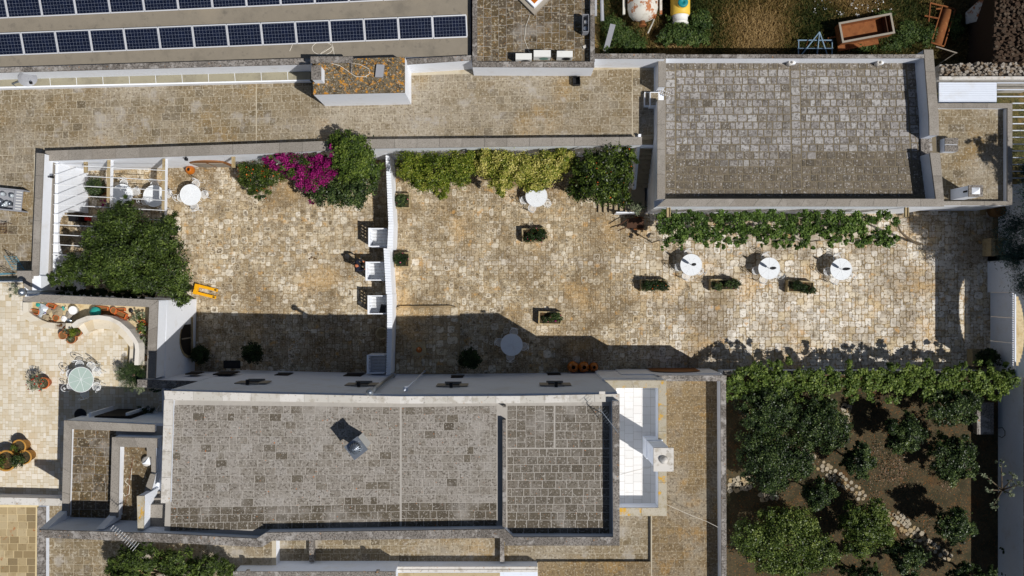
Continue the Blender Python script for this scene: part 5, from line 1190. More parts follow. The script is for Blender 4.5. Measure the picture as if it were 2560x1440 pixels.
# orange trees of the garden
for i, (px, py, rx, ry, col, lb) in enumerate([
    (1920, 1022, 80, 62, 'L_citrus', 'dark orange tree in the corner between east wing and vine'), (2052, 1062, 68, 78, 'L_citrus', 'tall dark orange tree beside the bend of the garden path'),
    (2262, 1078, 50, 50, 'L_citrus', 'round orange tree alone on the leaf-strewn soil'), (2378, 1008, 74, 50, 'L_citrus', 'wide orange tree under the vine by the garden wall'),
    (1932, 1148, 92, 80, 'L_citrus', 'broad orange tree beside the east wing wall'), (2142, 1155, 44, 46, 'L_citrus', 'small round orange tree above the stone path'),
    (2380, 1152, 58, 62, 'L_citrus', 'orange tree with its crown at the garden wall shadow'), (2040, 1235, 42, 42, 'L_citrus', 'small orange tree between two larger ones below the path'),
    (2160, 1318, 68, 68, 'L_citrus_y', 'light green orange tree standing over the stone path'), (1965, 1352, 130, 88, 'L_citrus_y', 'widest light green orange tree in the garden'),
    (2388, 1310, 54, 50, 'L_citrus', 'orange tree with a few fruits near the wall'), (2268, 1392, 52, 50, 'L_citrus', 'orange tree at the lower end of the stone path'),
    (2425, 1440, 60, 36, 'L_citrus', 'dark orange tree in the bottom corner by the wall'), (2150, 1440, 55, 34, 'L_citrus', 'dark orange tree below the light green one')]):
    g = random.Random(60+i); bl = []; rx *= 1.08; ry *= 1.08
    nb = 5 if rx < 60 else 9
    bl.append(blob(px, py, 1.9, rx*.62, ry*.62, .95))
    for k in range(nb):
        a = 6.283*k/nb+g.uniform(-.4, .4); d = g.uniform(.5, .72); s = g.uniform(.28, .46)
        bl.append(blob(px+rx*d*math.cos(a), py+ry*d*math.sin(a), 1.7+g.uniform(-.3, .45), rx*s, ry*s, .65))
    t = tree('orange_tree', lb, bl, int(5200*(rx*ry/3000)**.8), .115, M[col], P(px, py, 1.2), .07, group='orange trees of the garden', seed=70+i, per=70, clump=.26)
# sparse tree against the garden wall
t = empty('fig_tree', 'thin sparse pale-leaved tree espaliered on the garden wall', 'tree', (*P(2490, 1250), 0))
g = random.Random(5); b0 = (*P(2492, 1240), 0); mb = MB(); tips = []
mb.tube([b0, (*P(2505, 1225, 1.6), 1.6)], [.06, .045], 7)
for dx_, dy_ in ((-45, 10), (-25, 50), (20, 20), (45, -5), (-5, -55), (-50, -30), (30, -25)):
    e = P(2508+dx_, 1215+dy_, 2.6); mb.tube([(*P(2505, 1225, 1.6), 1.6), (*P(2507+dx_*.5, 1220+dy_*.5, 2.2), 2.2), (*e, 2.6)], [.04, .03, .015], 5); tips.append((*e, 2.6, .28, .28, .2, None)); tips.append((*P(2507+dx_*.6, 1220+dy_*.6, 2.3), 2.3, .2, .2, .15, None))
mb.build('trunk', M['bark'], t, True); leafmesh('crown', tips, 900, .1, M['L_olive'], t, seed=90, per=30, shell=.2)
tt = empty('wall_tuft', 'small dark plant growing from the foot of the garden wall', 'plant', (*P(2505, 1378), 0)); leafmesh('foliage', [blob(2508, 1376, .4, 12, 10, .25)], 250, .09, M['L_dark'], tt, seed=91)
tt = empty('wall_tuft', 'larger dark plant by the wall at the garden corner', 'plant', (*P(2520, 1430), 0)); leafmesh('foliage', [blob(2525, 1432, .5, 20, 14, .35)], 400, .09, M['L_dark'], tt, seed=92)
# conifers beyond the east wall
for i, (px, py, z, hh, lb) in enumerate([(2650, 605, 4.5, 7.6, 'blue-green conifer leaning over the east wall beside the fountain'), (2690, 455, 4.5, 9.3, 'blue-green conifer beyond the annex whose shade crosses its roof'), (2695, 690, 5, 9.6, 'tall blue-green conifer behind the arched gateway')]):
    x, y = P(px, py, z); g = random.Random(100+i); bl = []
    for k in range(26):
        zz = 2.2+(hh-2.4)*k/26; rr = 2.3*(1-k/30)*g.uniform(.6, 1.1); a = k*2.4
        bl.append((x+rr*.75*math.cos(a), y+rr*.75*math.sin(a), zz, rr*.5, rr*.5, .3, None))
    t = empty('conifer', lb, 'tree', (x, y, 0)); trunk(t, (x, y, 0), (x, y, hh*.9), .18, [b[:3] for b in bl[::3]])
    leafmesh('crown', bl, 9000, .17, M['L_conifer'], t, seed=110+i, aspect=.22, per=40, shell=.15, up=.2, clump=.4)
# tree south-west
st_ = crown([(350, 1395, 70, 35, 4.2, .8), (300, 1410, 30, 35, 3.9, .7), (440, 1400, 60, 30, 4.0, .8), (520, 1415, 55, 28, 3.9, .7), (330, 1435, 60, 30, 4.2, .8), (470, 1440, 80, 30, 4.0, .8), (310, 1375, 14, 16, 4.0, .4), (570, 1425, 25, 25, 3.6, .6), (370, 1368, 20, 14, 4.0, .4)], 4, .8)
tree('dense_tree', 'dense green tree growing over the roof south of the main house', st_, 14000, .14, M['L_tree'], P(430, 1420, 2.6), .14, seed=120, aspect=.38, zb=2.6)
# plants on the tiled terrace
x, y = P(335, 938, LZ+.5)
cy_ = empty('cycad', 'dark green cycad with arching fronds at the end of the curved bench', 'plant', (x, y, LZ)); fm = []
local('trunk', MB().lathe([(0, 0), (.14, 0), (.12, .45), (0, .5)], (0, 0, 0), 10), M['bark'], cy_, True); vs = []; rr = []
for k in range(30):
    a = 2*math.pi*k/30+random.uniform(-.1, .1); L_ = random.uniform(.65, .95); up = random.uniform(.1, .6)
    for j in range(14):
        u0 = .12+j/14*.88; r0 = L_*u0; zz = .5+up*math.sin(u0*2.2)*.6
        for s in (-1, 1):
            bx, by = r0*math.cos(a), r0*math.sin(a); ll = .2*math.sin(math.pi*min(1, u0*.9+.12))+.03
            ex, ey = bx+ll*math.cos(a+s*.9), by+ll*math.sin(a+s*.9)
            nx_, ny_ = -math.sin(a+s*.9)*.012, math.cos(a+s*.9)*.012
            vs += [(x+bx-nx_, y+by-ny_, LZ+zz), (x+bx+nx_, y+by+ny_, LZ+zz), (x+ex+nx_*.3, y+ey+ny_*.3, LZ+zz+.03), (x+ex-nx_*.3, y+ey-ny_*.3, LZ+zz+.03)]; rr.append(random.random()*.7)
quads('fronds', np.array(vs), np.array(rr), M['L_citrus'], cy_)
for i, (px, py, rx, ry, mt, n_, lb) in enumerate([(302, 928, 20, 26, 'L_olive', 500, 'twiggy grey-green shrub beside the cycad'), (350, 972, 26, 14, 'L_olive', 500, 'pale green plant below the cycad at the wall end'), (40, 725, 22, 24, 'L_olive', 420, 'wispy grey shrub beside the steel flue on the terrace'),
                                            (365, 1025, 34, 14, 'L_dark', 700, 'dark plants in the shaded corner behind the plastic chair'), (393, 975, 18, 10, 'L_dark', 300, 'dark fern under the wall coping in the shade'), (352, 1048, 9, 9, 'L_green', 120, 'small green climber beside the shaded doorway')]):
    t = empty('terrace_shrub', lb, 'shrub', (*P(px, py, LZ), LZ)); bl = [blob(px, py, LZ+.6, rx, ry, .45)]
    if i < 3: MB().tube([(*P(px, py, LZ), LZ), (bl[0][0]+.1, bl[0][1]+.1, LZ+.8)], .02, 5).build('stem', M['bark'], t)
    leafmesh('foliage', bl, n_, .09, M[mt], t, seed=130+i, per=25, shell=.2, aspect=.3)
# weeds of the bed
wb = empty('bed_weeds', 'green succulents and weeds growing in the terrace bed beside the coping', 'plant', (*P(355, 830, LZ), LZ))
leafmesh('foliage', [blob(350, 785, 4.0, 18, 12, .2), blob(360, 822, 4.0, 12, 16, .2), blob(362, 850, 4.0, 10, 22, .2), blob(335, 795, 4.0, 14, 10, .18), blob(360, 880, 3.95, 10, 16, .2), blob(352, 855, 3.95, 8, 10, .15), blob(113, 758, 3.95, 8, 5, .12)], 1500, .1, M['L_olive'], wb, seed=140, per=25, shell=.2, aspect=.4)
leafmesh('leaves', [blob(355, 815, 4.0, 14, 30, .2), blob(362, 850, 4.05, 8, 22, .2)], 500, .1, M['L_green'], wb, seed=141, per=25)
# bonsai-like shrub and cart at the stair foot
x, y = P(1588, 522, 1.2); t = empty('olive_shrub', 'grey-green shrub in front of the stair cheek', 'shrub', (*P(1588, 530), 0)); trunk(t, (*P(1588, 530), 0), (x, y, 1.2), .05, [])
leafmesh('crown', [(x, y, 1.5, .45, .45, .4, None)], 800, .09, M['L_olive'], t, seed=142, per=30, shell=.2)
c = P(1588, 563, .4); cart = empty('wooden_handcart', 'old dark wooden handcart with a rusty handle in the shrub shadow', 'cart', (c[0], c[1], 0))
local('bed', MB().box((0, .1, .45), (.9, .55, .05)), M['rust_d'], cart); local('handle', MB().tube([(-.45, .3, .5), (-1.0, -.1, .6)], .03, 6), M['rust_d'], cart); local('handle', MB().tube([(-.45, -.1, .5), (-.95, -.3, .55)], .03, 6), M['rust_d'], cart)
for s in (-1, 1): local('wheel', MB().lathe([(.2, -.02), (.24, -.02), (.24, .02), (.2, .02)], (.25, .1+s*.33, .24), 16, axis='y', cap=False), M['rust'], cart)
local('bar', MB().tube([(-.1, -.22, .48), (.4, -.22, .48)], .04, 8), M['rust'], cart)

# ---------------------------------------------------------------- field
def grass(name, poly, n, mat, h, seed, dens=None, wd=.02):
    g = np.random.default_rng(seed); W_ = PP(poly, 0); xs = [p[0] for p in W_]; ys = [p[1] for p in W_]
    x = g.uniform(min(xs), max(xs), n); y = g.uniform(min(ys), max(ys), n)
    nz_ = np.sin(x*.9+1.3*np.sin(y*.8))*np.cos(y*1.1+np.sin(x*.6)); nz2 = np.sin(x*2.3+y*1.7)*np.cos(y*2.9-x*1.1)
    k = g.random(n) < .35+.35*(nz_+nz2*.5+1)/2; x, y, v = x[k], y[k], ((nz_+1)/2)[k]; n = len(x)
    a = g.uniform(0, 6.283, n); hh = h*g.uniform(.4, 1.3, n); ln = hh*g.uniform(.4, 1.6, n); w_ = wd*g.uniform(.6, 1.5, n)
    ux, uy = np.cos(a), np.sin(a); z0 = np.full(n, -.06)
    b = np.stack([x-uy*w_, y+ux*w_, z0], 1); c = np.stack([x+uy*w_, y-ux*w_, z0], 1)
    d = np.stack([x+ux*ln+uy*w_*.3, y+uy*ln-ux*w_*.3, hh], 1); e = np.stack([x+ux*ln-uy*w_*.3, y+uy*ln+ux*w_*.3, hh], 1)
    vs = np.stack([b, c, d, e], 1).reshape(-1, 3); r = np.clip(.5+(v-.5)*.6+(np.sin(x*.37+y*.5+2)*np.cos(x*.8-y*.3))*.35+g.normal(0, .16, n), 0, 1)
    return quads(name, vs, r, mat)
tag(grass('dry_grass', [(1500, -60), (2500, -60), (2500, 140), (1500, 140)], 130000, M['L_grass'], .2, 201), 'mixed dry and green grass of the field behind the hall', 'grass', kind='stuff')
def weeds(name, label, spots, n, mat, size, seed, aspect=.5):
    bl = [blob(x, y, z, rx, ry, rz) for x, y, rx, ry, z, rz in spots]; t = empty(name, label, 'weeds', (bl[0][0], bl[0][1], 0)); leafmesh('foliage', bl, n, size, mat, t, seed=seed, per=40, aspect=aspect, shell=.3); return t
weeds('weed_bush', 'grey-green leafy bush in front of the yellow tank', [(1705, 88, 45, 35, .6, .5), (1665, 95, 30, 25, .5, .4), (1750, 50, 35, 30, .6, .5), (1745, 95, 35, 25, .5, .4), (1690, 55, 30, 25, .5, .4)], 4500, M['L_weed'], .14, 210)
weeds('weed_patch', 'low green weeds by the leaning board', [(1560, 90, 45, 30, .25, .2), (1535, 60, 30, 30, .25, .2), (1590, 110, 35, 18, .25, .2), (1520, 110, 15, 20, .2, .2)], 4500, M['L_weed'], .09, 211)
weeds('weed_patch', 'green weeds between trailer and roller', [(2270, 80, 40, 35, .3, .25), (2320, 90, 35, 30, .3, .25), (2390, 60, 25, 40, .35, .3), (2150, 118, 60, 14, .25, .2), (2240, 110, 50, 20, .25, .2), (2210, 40, 40, 16, .25, .2)], 6000, M['L_weed'], .09, 212)
leafmesh('white_flowers', [blob(2135, 25, .3, 60, 20, .05), blob(2100, 15, .3, 80, 25, .05), blob(2200, 15, .3, 60, 20, .05)], 120, .06, M['iron_w'], None, seed=213, per=4, aspect=.9); tag(bpy.data.objects['white_flowers'], 'scattered white umbel flowers above the rusty trailer', 'flowers', kind='stuff')
tag(leafmesh('leaf_litter', [blob(2200, 1180, .0, 260, 240, .01)], 1400, .09, M['L_dry'], None, seed=214, per=60, shell=.05, aspect=.6, clump=.1, up=5), 'fallen orange and tan leaves on the garden soil', 'leaf litter', kind='stuff')
# tanks
x, y = P(1607, -30, 1.1); t = empty('white_tank', 'rust-stained white pressure tank on a steel cradle in the weeds', 'tank', (x, y, 0))
prof = [(0, -1.75), (.3, -1.72), (.55, -1.6), (.72, -1.4), (.8, -1.1), (.8, 2.2), (.6, 2.6), (0, 2.7)]
local('shell', MB().lathe(prof, (0, 0, 1.05), 28, axis='y'), M['tank'], t, True)
local('nozzle', MB().lathe([(.17, -2.0), (.2, -2.0), (.2, -1.92), (.14, -1.9), (.14, -1.65)], (0, 0, 1.05), 16, axis='y'), M['rust'], t, True)
for s in (-1, 1): local('rail', MB().box((s*.98, .2, .95), (.12, 3.1, .14)), M['tank'], t); local('fender', MB().box((s*.9, .4, .7), (.05, 2.4, .5)), M['rust_d'], t)
local('cradle', MB().box((0, -.6, .3), (1.5, .2, .6)), M['rust_d'], t); local('cradle', MB().box((0, 1.4, .3), (1.5, .2, .6)), M['rust_d'], t)
local('hose', MB().tube([(.62, -.9, 1.65), (.66, -1.5, 1.2), (.58, -1.75, .6), (.42, -2.1, .2)], .04, 6), M['tank'], t)
x, y = P(1703, -40, 1.0); t = empty('yellow_tank', 'yellow cylindrical tank with teal round lid lying in the weeds', 'tank', (x, y, 0))
local('shell', MB().lathe([(0, 2.5), (.42, 2.4), (.52, 2.1), (.52, -1.5), (.46, -1.62)], (0, 0, .75), 26, axis='y'), M['yellow'], t, True)
local('end_cap', MB().lathe([(.46, -1.62), (.4, -1.66), (.38, -1.95), (.44, -2.0), (0, -2.0)], (0, 0, .75), 22, axis='y'), M['acwhite'], t, True)
local('collar', MB().lathe([(.3, 0), (.3, .12), (.24, .14)], (.02, -1.1, 1.2), 18), M['yellow'], t, True); local('lid', MB().lathe([(.27, 0), (.27, .06), (.2, .1), (.05, .1), (.05, .07), (0, .07)], (.02, -1.1, 1.33), 22), M['teal'], t, True)
local('cradle', MB().box((0, -.6, .15), (.9, .2, .3)), M['rust_d'], t); local('cradle', MB().box((0, 1.4, .15), (.9, .2, .3)), M['rust_d'], t)
# rusty trailer
x, y = P(2164, 72, .9); t = empty('rusty_trailer', 'rusty open tipping trailer with pale rim in the field', 'trailer', (x, y, 0), math.radians(10.5))
L_, W_ = 2.75, 1.0
for nm, b in (('side', (0, W_/2, .72, L_, .05, .6)), ('side', (0, -W_/2, .72, L_, .05, .6)), ('end', (-L_/2, 0, .72, .05, W_, .6)), ('end', (L_/2, 0, .72, .05, W_, .6)), ('floor', (0, 0, .42, L_, W_, .05))): local(nm, MB().box(b[:3], b[3:]), M['rust'], t)
for b in ((0, W_/2, L_+.1, .1), (0, -W_/2, L_+.1, .1), (-L_/2, 0, .1, W_-.1), (L_/2, 0, .1, W_-.1)): local('rim', MB().box((b[0], b[1], 1.035), (b[2], b[3], .05)), M['wood_grey'], t)
local('inner_wall', MB().box((L_/2-.25, 0, .7), (.04, W_-.1, .5)), M['rust_d'], t); local('chassis', MB().box((-.3, -W_/2-.15, .35), (2.2, .3, .12)), M['rust'], t); local('hitch', MB().box((-L_/2-.2, 0, .35), (.5, .08, .08)), M['rust'], t)
for s in (-1, 1): local('wheel', MB().lathe([(.0, -.06), (.18, -.06), (.2, 0), (.26, .06), (0, .06)], (-.2, s*.4, .19), 16, axis='y'), M['black'], t)
# roller
x, y = P(2362, 62, .6); t = empty('field_roller', 'rusty field roller in its frame beside the hall corner', 'roller', (x, y, 0), math.radians(-17))
local('drum', MB().lathe([(0, -.95), (.26, -.95), (.26, .95), (0, .95)], (0, -.05, .32), 22, axis='y'), M['rust'], t, True)
for a, b in (((-.36, -1.05, .45), (-.36, 1.0, .45)), ((.36, -1.0, .45), (.36, 1.05, .45)), ((-.36, 1.03, .45), (.4, 1.03, .45)), ((-.36, -1.05, .45), (.36, -1.05, .45)), ((-.36, 1.0, .45), (-1.05, .95, .5)), ((-1.05, .95, .5), (-.8, .0, .4)), ((-.36, .3, .45), (-1.1, .25, .4)), ((-.36, .85, .45), (-.65, .75, .45))):
    local('frame_bar', MB().tube([a, b], .045, 6), M['rust'], t)
# rake and harrow
x, y = P(2365, 124, 1.6); t = empty('hay_rake', 'old wire-toothed hay rake leaning at the hall corner', 'rake', (x, y, 0), math.radians(-17))
local('beam', MB().tube([(-.55, 0, 1.6), (.6, 0, 1.6)], .03, 6), M['wood_grey'], t)
for i in range(14): local('tine', MB().tube([(-.5+i*.08, 0, 1.6), (-.5+i*.08, -.12, .9), (-.46+i*.07, .05, 0)], .008, 4), M['rust_d'], t)
local('brace', MB().tube([(.55, 0, 1.6), (.2, -.5, .9)], .02, 5), M['wood_grey'], t)
x, y = P(2040, 120, .6); t = empty('blue_harrow', 'faded blue spring-tine harrow half in the hall shadow', 'harrow', (x, y, 0))
for yy in (.45, 0, -.35): local('crossbar', MB().tube([(-.95, yy, .5), (.95, yy, .5)], .035, 6), M['blueplough'], t)
for xx in (-.9, .9): local('side_bar', MB().tube([(xx, .45, .5), (xx, -.45, .5)], .035, 6), M['blueplough'], t)
for e in (-.75, .1, .65): local('mast', MB().tube([(.05, .75, .95), (e, -.35, .5)], .035, 6), M['blueplough'], t)
for i in range(12): local('tine', MB().tube([(-.85+i*.155, .45-(i % 3)*.4, .5), (-.85+i*.155, .25-(i % 3)*.4, .25), (-.85+i*.155, .45-(i % 3)*.4, .0)], .018, 5), M['rust'], t)
x, y = P(2455, 22, 1.3); t = empty('painted_sheet', 'white sheet-metal plate with rust streaks leaning in the shade', 'metal sheet', (x, y, 0))
MB().add([(x-.45, y+.05, .6), (x+.1, y+.75, 1.7), (x+.38, y-.5, 1.3), (x-.32, y-.5, .4), (x-.45, y+.05, .56), (x+.1, y+.75, 1.66), (x+.38, y-.5, 1.26), (x-.32, y-.5, .36)], [[0, 3, 2, 1], [4, 5, 6, 7], [0, 1, 5, 4], [1, 2, 6, 5], [2, 3, 7, 6], [3, 0, 4, 7]]).build('plate', M['tank'], t)
MB().box((x, y-.1, .4), (.1, .1, .8)).build('stand', M['rust_d'], t)
x, y = P(2480, 70, .8); t = empty('old_cistern', 'dark cylindrical cistern lying in the shade by the rubble wall', 'cistern', (x, y, 0)); local('shell', MB().lathe([(0, -.7), (.38, -.7), (.38, .7), (0, .7)], (0, 0, .4), 20, axis='x'), M['wood_grey'], t, True); local('chock', MB().box((0, 0, .04), (.3, .7, .08)), M['rust_d'], t)

# ---------------------------------------------------------------- small things on the roofs
x, y = P(62, 192, 4.2); t = empty('satellite_dish', 'grey satellite dish on a bent mast above the ledge', 'satellite dish', (*P(52, 222, TZ), TZ))
bx, by = P(50, 224, TZ)
MB().tube([(bx, by, TZ), (bx+.05, by+.1, TZ+.7), (x, y, 3.9)], .03, 6).build('mast', M['steel'], t)
dv = Vector((.5, -.55, .45)).normalized(); uu = dv.cross(Vector((0, 0, 1))).normalized(); vv = dv.cross(uu); mb = MB(); vs = [(x-dv.x*.07, y-dv.y*.07, 4.0)]
for rr_, dd in ((.25, -.03), (.43, .07)):
    for k in range(18): a = k/18*6.283; q = Vector((x, y, 4.0))+uu*math.cos(a)*rr_+vv*math.sin(a)*rr_+dv*dd; vs.append(tuple(q))
fs = [[0, 1+k, 1+(k+1) % 18] for k in range(18)]+[[1+k, 19+k, 19+(k+1) % 18, 1+(k+1) % 18] for k in range(18)]
mb.add(vs, fs).build('reflector', M['grey_plastic'], t); e = Vector((x, y, 4.0))+dv*.45-Vector((0, 0, .1)); MB().tube([(x, y, 3.75), tuple(e)], .015, 5).build('feed_arm', M['steel'], t); MB().box(tuple(e), (.1, .1, .12)).build('receiver', M['black'], t)
def wire(label, pts, mat=None, r=.014):
    p = [(*P(a, b, z), z+.012) for a, b, z in pts]; tag(MB().tube(p, r, 5).build('cable', mat or M['cable'], None, True), label, 'cable')
lz = SZR
wire('white cable looping on the concrete roof below the solar panels', [(806+26*math.cos(a), 121+16*math.sin(a), lz) for a in [k*.35-.3 for k in range(19)]]+[(795, 140, lz), (815, 122, lz)])
wire('white cable curling across the lichen-spotted roof', [(802, 143, zt), (815, 155, zt), (850, 164, zt), (870, 178, zt), (890, 192, zt), (912, 192, zt), (925, 184, zt), (922, 172, zt), (900, 161, zt), (868, 157, zt)])
wire('short loose cable end under the solar panels', [(733, 107, lz), (727, 122, lz), (724, 128, lz)])
wire('cable hanging from the solar panels beside the loop', [(829, 106, lz), (833, 120, lz), (836, 140, lz)])
wire('white cable running from skylight to air conditioner', [(1325, 37, 4.22), (1315, 65, 4.22), (1311, 100, 4.22), (1322, 127, 4.22), (1331, 145, 4.22)])
wire('thin white wire strung across the east wing roof', [(1666, 1261, 4.4), (1720, 1285, 3.6), (1770, 1305, 3.2), (1795, 1318, ER+.85)], r=.009)
wire('thin pale line lying on the white roof terrace', [(1552, 1186, FZ+.01), (1590, 1176, FZ+.01), (1625, 1169, FZ+.01)], r=.008)
wire('rusty rod and cable lying on the small tower roof', [(333, 1142, IR), (326, 1185, IR), (318, 1240, IR), (306, 1282, IR)], M['cable_brown'])
wire('white cable coiled on the small tower roof', [(330, 1170, IR), (328, 1200, IR), (318, 1195, IR), (314, 1205, IR), (325, 1215, IR), (323, 1235, IR), (313, 1240, IR), (302, 1222, IR)])
wire('black hose hooped on the garden wall', [(2495, 1070, .5), (2506, 1069, .7), (2512, 1078, .8), (2512, 1088, .8), (2505, 1094, .7), (2496, 1090, .5)], M['black'], .02)
x, y = P(368, 1153, IR+.15); t = empty('vent_cap', 'round white vent cap with folded lid on the small tower roof', 'vent', (x, y, IR)); local('drum', MB().lathe([(0, 0), (.22, 0), (.22, .22), (0, .22)], (0, 0, 0), 18), M['coping_pale'], t, True)
local('lid', MB().add([(-.2, -.1, .225), (.2, -.14, .225), (.1, .2, .225), (.0, .0, .34)], [[0, 1, 3], [1, 2, 3], [2, 0, 3]]), M['white'], t)
def yagi(label, px, py, z, hh, ang, col):
    x, y = P(px, py, z); t = empty('aerial', label, 'antenna', (x, y, z)); mb = MB().tube([(0, 0, 0), (0, 0, hh)], .02, 6); local('mast', mb, M['steel'], t)
    d = Vector((math.cos(ang), math.sin(ang), 0)); n_ = Vector((-d.y, d.x, 0))
    a0 = Vector((0, 0, hh-.1))-d*.6; a1 = Vector((0, 0, hh-.1))+d*.7; local('boom', MB().tube([a0, a1], .015, 5), M['steel'], t)
    for k in range(12): c_ = a0+(a1-a0)*k/11; w_ = .22-.01*k; local('element', MB().tube([c_-n_*w_, c_+n_*w_], .008, 4), col, t)
yagi('television aerial standing on the main house roof corner', 1512, 1038, MR, 1.2, math.radians(-52), M['steel'])
yagi('television aerial with green tips on the tower wall', 335, 1330, MZ-.1, .9, math.radians(140), M['white_plastic'])
tag(MB().box((*P(1508, 985, MZ+.05), MR+.26), (.26, .12, .05)).build('white_slab', M['coping_pale']), 'small white slab lying on the pale house coping', 'slab')
x, y = P(1441, 203, TZ+.15); t = empty('plastic_crate', 'small black plastic crate on the ochre terrace by the white wall', 'crate', (x, y, TZ), .05)
for b in ((-.17, 0, .03, .42), (.17, 0, .03, .42), (0, .2, .31, .03), (0, -.2, .31, .03)): local('side', MB().box((b[0], b[1], .15), (b[2], b[3], .3)), M['black'], t)
local('bottom', MB().box((0, 0, .015), (.3, .36, .03)), M['black'], t)
# west return terrace things
x, y = P(28, 500, TZ+.3); t = empty('metal_sink_unit', 'grey metal sink unit full of bottles on the western terrace', 'sink', (x, y, TZ), -.1)
for b in ((0, .52, 1.45, .06), (0, -.52, 1.45, .06), (-.7, 0, .06, 1.0), (.32, 0, .06, 1.0)): local('side', MB().box((b[0], b[1], .28), (b[2], b[3], .56)), M['grey_plastic'], t)
local('drainer', MB().box((.53, 0, .55), (.38, 1.04, .04)), M['grey_plastic'], t); local('bottom', MB().box((-.2, 0, .1), (1.0, 1.0, .2)), M['grey_plastic'], t)
for i in range(7): local('rib', MB().box((.55, -.42+i*.14, .575), (.28, .04, .014)), M['acwhite'], t)
g = random.Random(4)
for i in range(9):
    o = MB().lathe([(0, 0), (.1, 0), (.11, .2), (.05, .3), (0, .3)], (0, 0, 0), 10).build('bottle', M['glassy'] if i % 2 else M['steel'], None, True); xx, yy = x-.15+g.uniform(-.38, .3), y+g.uniform(-.35, .35)
    o.location = (xx, yy, TZ+.21); tag(o, 'pale empty bottle heaped in the grey sink unit', 'bottle', 'bottles in the sink unit')
def gardenchair(label, px, py, z, rz, mat):
    x, y = P(px, py, z+.4); t = empty('folding_chair', label, 'chair', (x, y, z), rz)
    for i in range(6): local('seat_bar', MB().tube([(-.22, -.2+i*.08, .44), (.22, -.2+i*.08, .44)], .01, 4), mat, t)
    for i in range(4): local('seat_strap', MB().tube([(-.2+i*.13, -.22, .445), (-.2+i*.13, .22, .445)], .01, 4), mat, t)
    for sx in (-.22, .22): local('leg', MB().tube([(sx, -.25, 0), (sx, .24, .88)], .013, 5), mat, t); local('leg', MB().tube([(sx, .25, 0), (sx, -.22, .45)], .013, 5), mat, t)
    for zz in (.6, .75, .87): local('back_bar', MB().tube([(-.22, .12+(zz-.6)*.45, zz), (.22, .12+(zz-.6)*.45, zz)], .01, 4), mat, t)
gardenchair('rusty iron folding chair on the western terrace', 8, 570, TZ, math.pi/2+.1, M['rust_d'])
for i, (px, py, ang, lb) in enumerate([(38, 658, -1.0, 'ornate blue iron gate leaf leaning by the gatepost'), (5, 685, .1, 'low blue iron rail at the terrace edge')]):
    x, y = P(px, py, TZ+.5); t = empty('iron_gate', lb, 'gate', (x, y, TZ), ang); w_ = .8
    for s in (0, 1): local('rail', MB().tube([(-w_/2, 0, .1+s*.9), (w_/2, 0, .1+s*.9)], .02, 5), M['blueiron'], t)
    for k in range(6): local('bar', MB().tube([(-w_/2+k*w_/5, 0, .0), (-w_/2+k*w_/5, 0, 1.05)], .014, 5), M['blueiron'], t)
    for k in range(4): local('scroll', MB().tube([(-.3+k*.2+.07*math.cos(a), .02, .55+.1*math.sin(a)) for a in [j*.7 for j in range(8)]], .012, 4), M['blueiron'], t)
gp = empty('gate_pillar', 'white gate pillar with grey stepped cap between the two terraces', 'pillar', (*P(62, 690, 3), 0))
MB().prism(PP([(44, 678), (76, 678), (98, 690), (98, 740), (62, 740), (58, 700), (44, 698)], 4.2), 0, 4.05).build('shaft', M['white'], gp)
MB().prism(PP([(43, 677), (78, 677), (76, 697), (43, 697)], 4.3), 4.05, 4.3).build('cap', M['coping'], gp); MB().prism(PP([(56, 697), (76, 697), (76, 728), (58, 715)], 4.2), 4.05, 4.2).build('cap', M['coping'], gp)
x, y = P(70, 736, LC); t = empty('steel_flue', 'stainless flue with round turbine cowl beside the terrace coping', 'flue', (x+.5, y, LZ))
MB().tube([(x+.35, y+.12, 1.0), (x+.35, y+.12, 5.6)], .085, 12).build('pipe', M['steel'], t, True); MB().lathe([(.1, 0), (.19, .1), (.2, .2), (.12, .32), (0, .36)], (x+.35, y+.12, 5.6), 16).build('cowl', M['steel'], t, True)
gardenchair('white plastic chair in the shaded corner of the terrace', 378, 1030, LZ, math.pi, M['white_plastic'])
x, y = P(201, 1037, 5.6); t = empty('parabolic_dish', 'small dark dish fixed to the tower block edge', 'dish', (x, y, 5.5)); local('dish', MB().lathe([(0, 0), (.2, .03), (.3, .1)], (0, 0, 0), 18, cap=False), M['black'], t, True); local('bracket', MB().tube([(0, 0, 0), (0, -.35, -.1)], .03, 5), M['black'], t)

# planting bed clutter
items = [('plastic_trough', 'bright orange trough tilted at the end of the bed', 84, 779, 'orange', (.52, .2, .16), -.15), ('plastic_trough', 'orange trough against the coping', 128, 764, 'orange', (.4, .2, .18), -.35), ('plastic_trough', 'long orange trough beside the coping by the shadow', 253, 771, 'orange', (.62, .17, .14), -.1),
         ('plastic_trough', 'empty rust-red trough lying in the bench shadow', 268, 782, 'rust', (.62, .22, .15), -.08), ('plastic_trough', 'empty orange trough standing crosswise by the bench back', 302, 786, 'orange', (.55, .26, .2), -.4), ('plastic_trough', 'short orange trough behind the round pot', 300, 775, 'orange', (.45, .14, .14), .1)]
for nm, lb, px, py, mt, d, rz in items:
    x, y = P(px, py, 3.9); t = empty(nm, lb, 'trough', (x, y, LZ+.07), rz)
    for b in ((0, d[1]/2, d[0], .02), (0, -d[1]/2, d[0], .02), (-d[0]/2, 0, .02, d[1]), (d[0]/2, 0, .02, d[1])): local('side', MB().box((b[0], b[1], d[2]/2), (b[2]+.02, b[3], d[2])), M[mt], t)
    local('bottom', MB().box((0, 0, .02), (d[0], d[1], .03)), M['darkpot'], t)
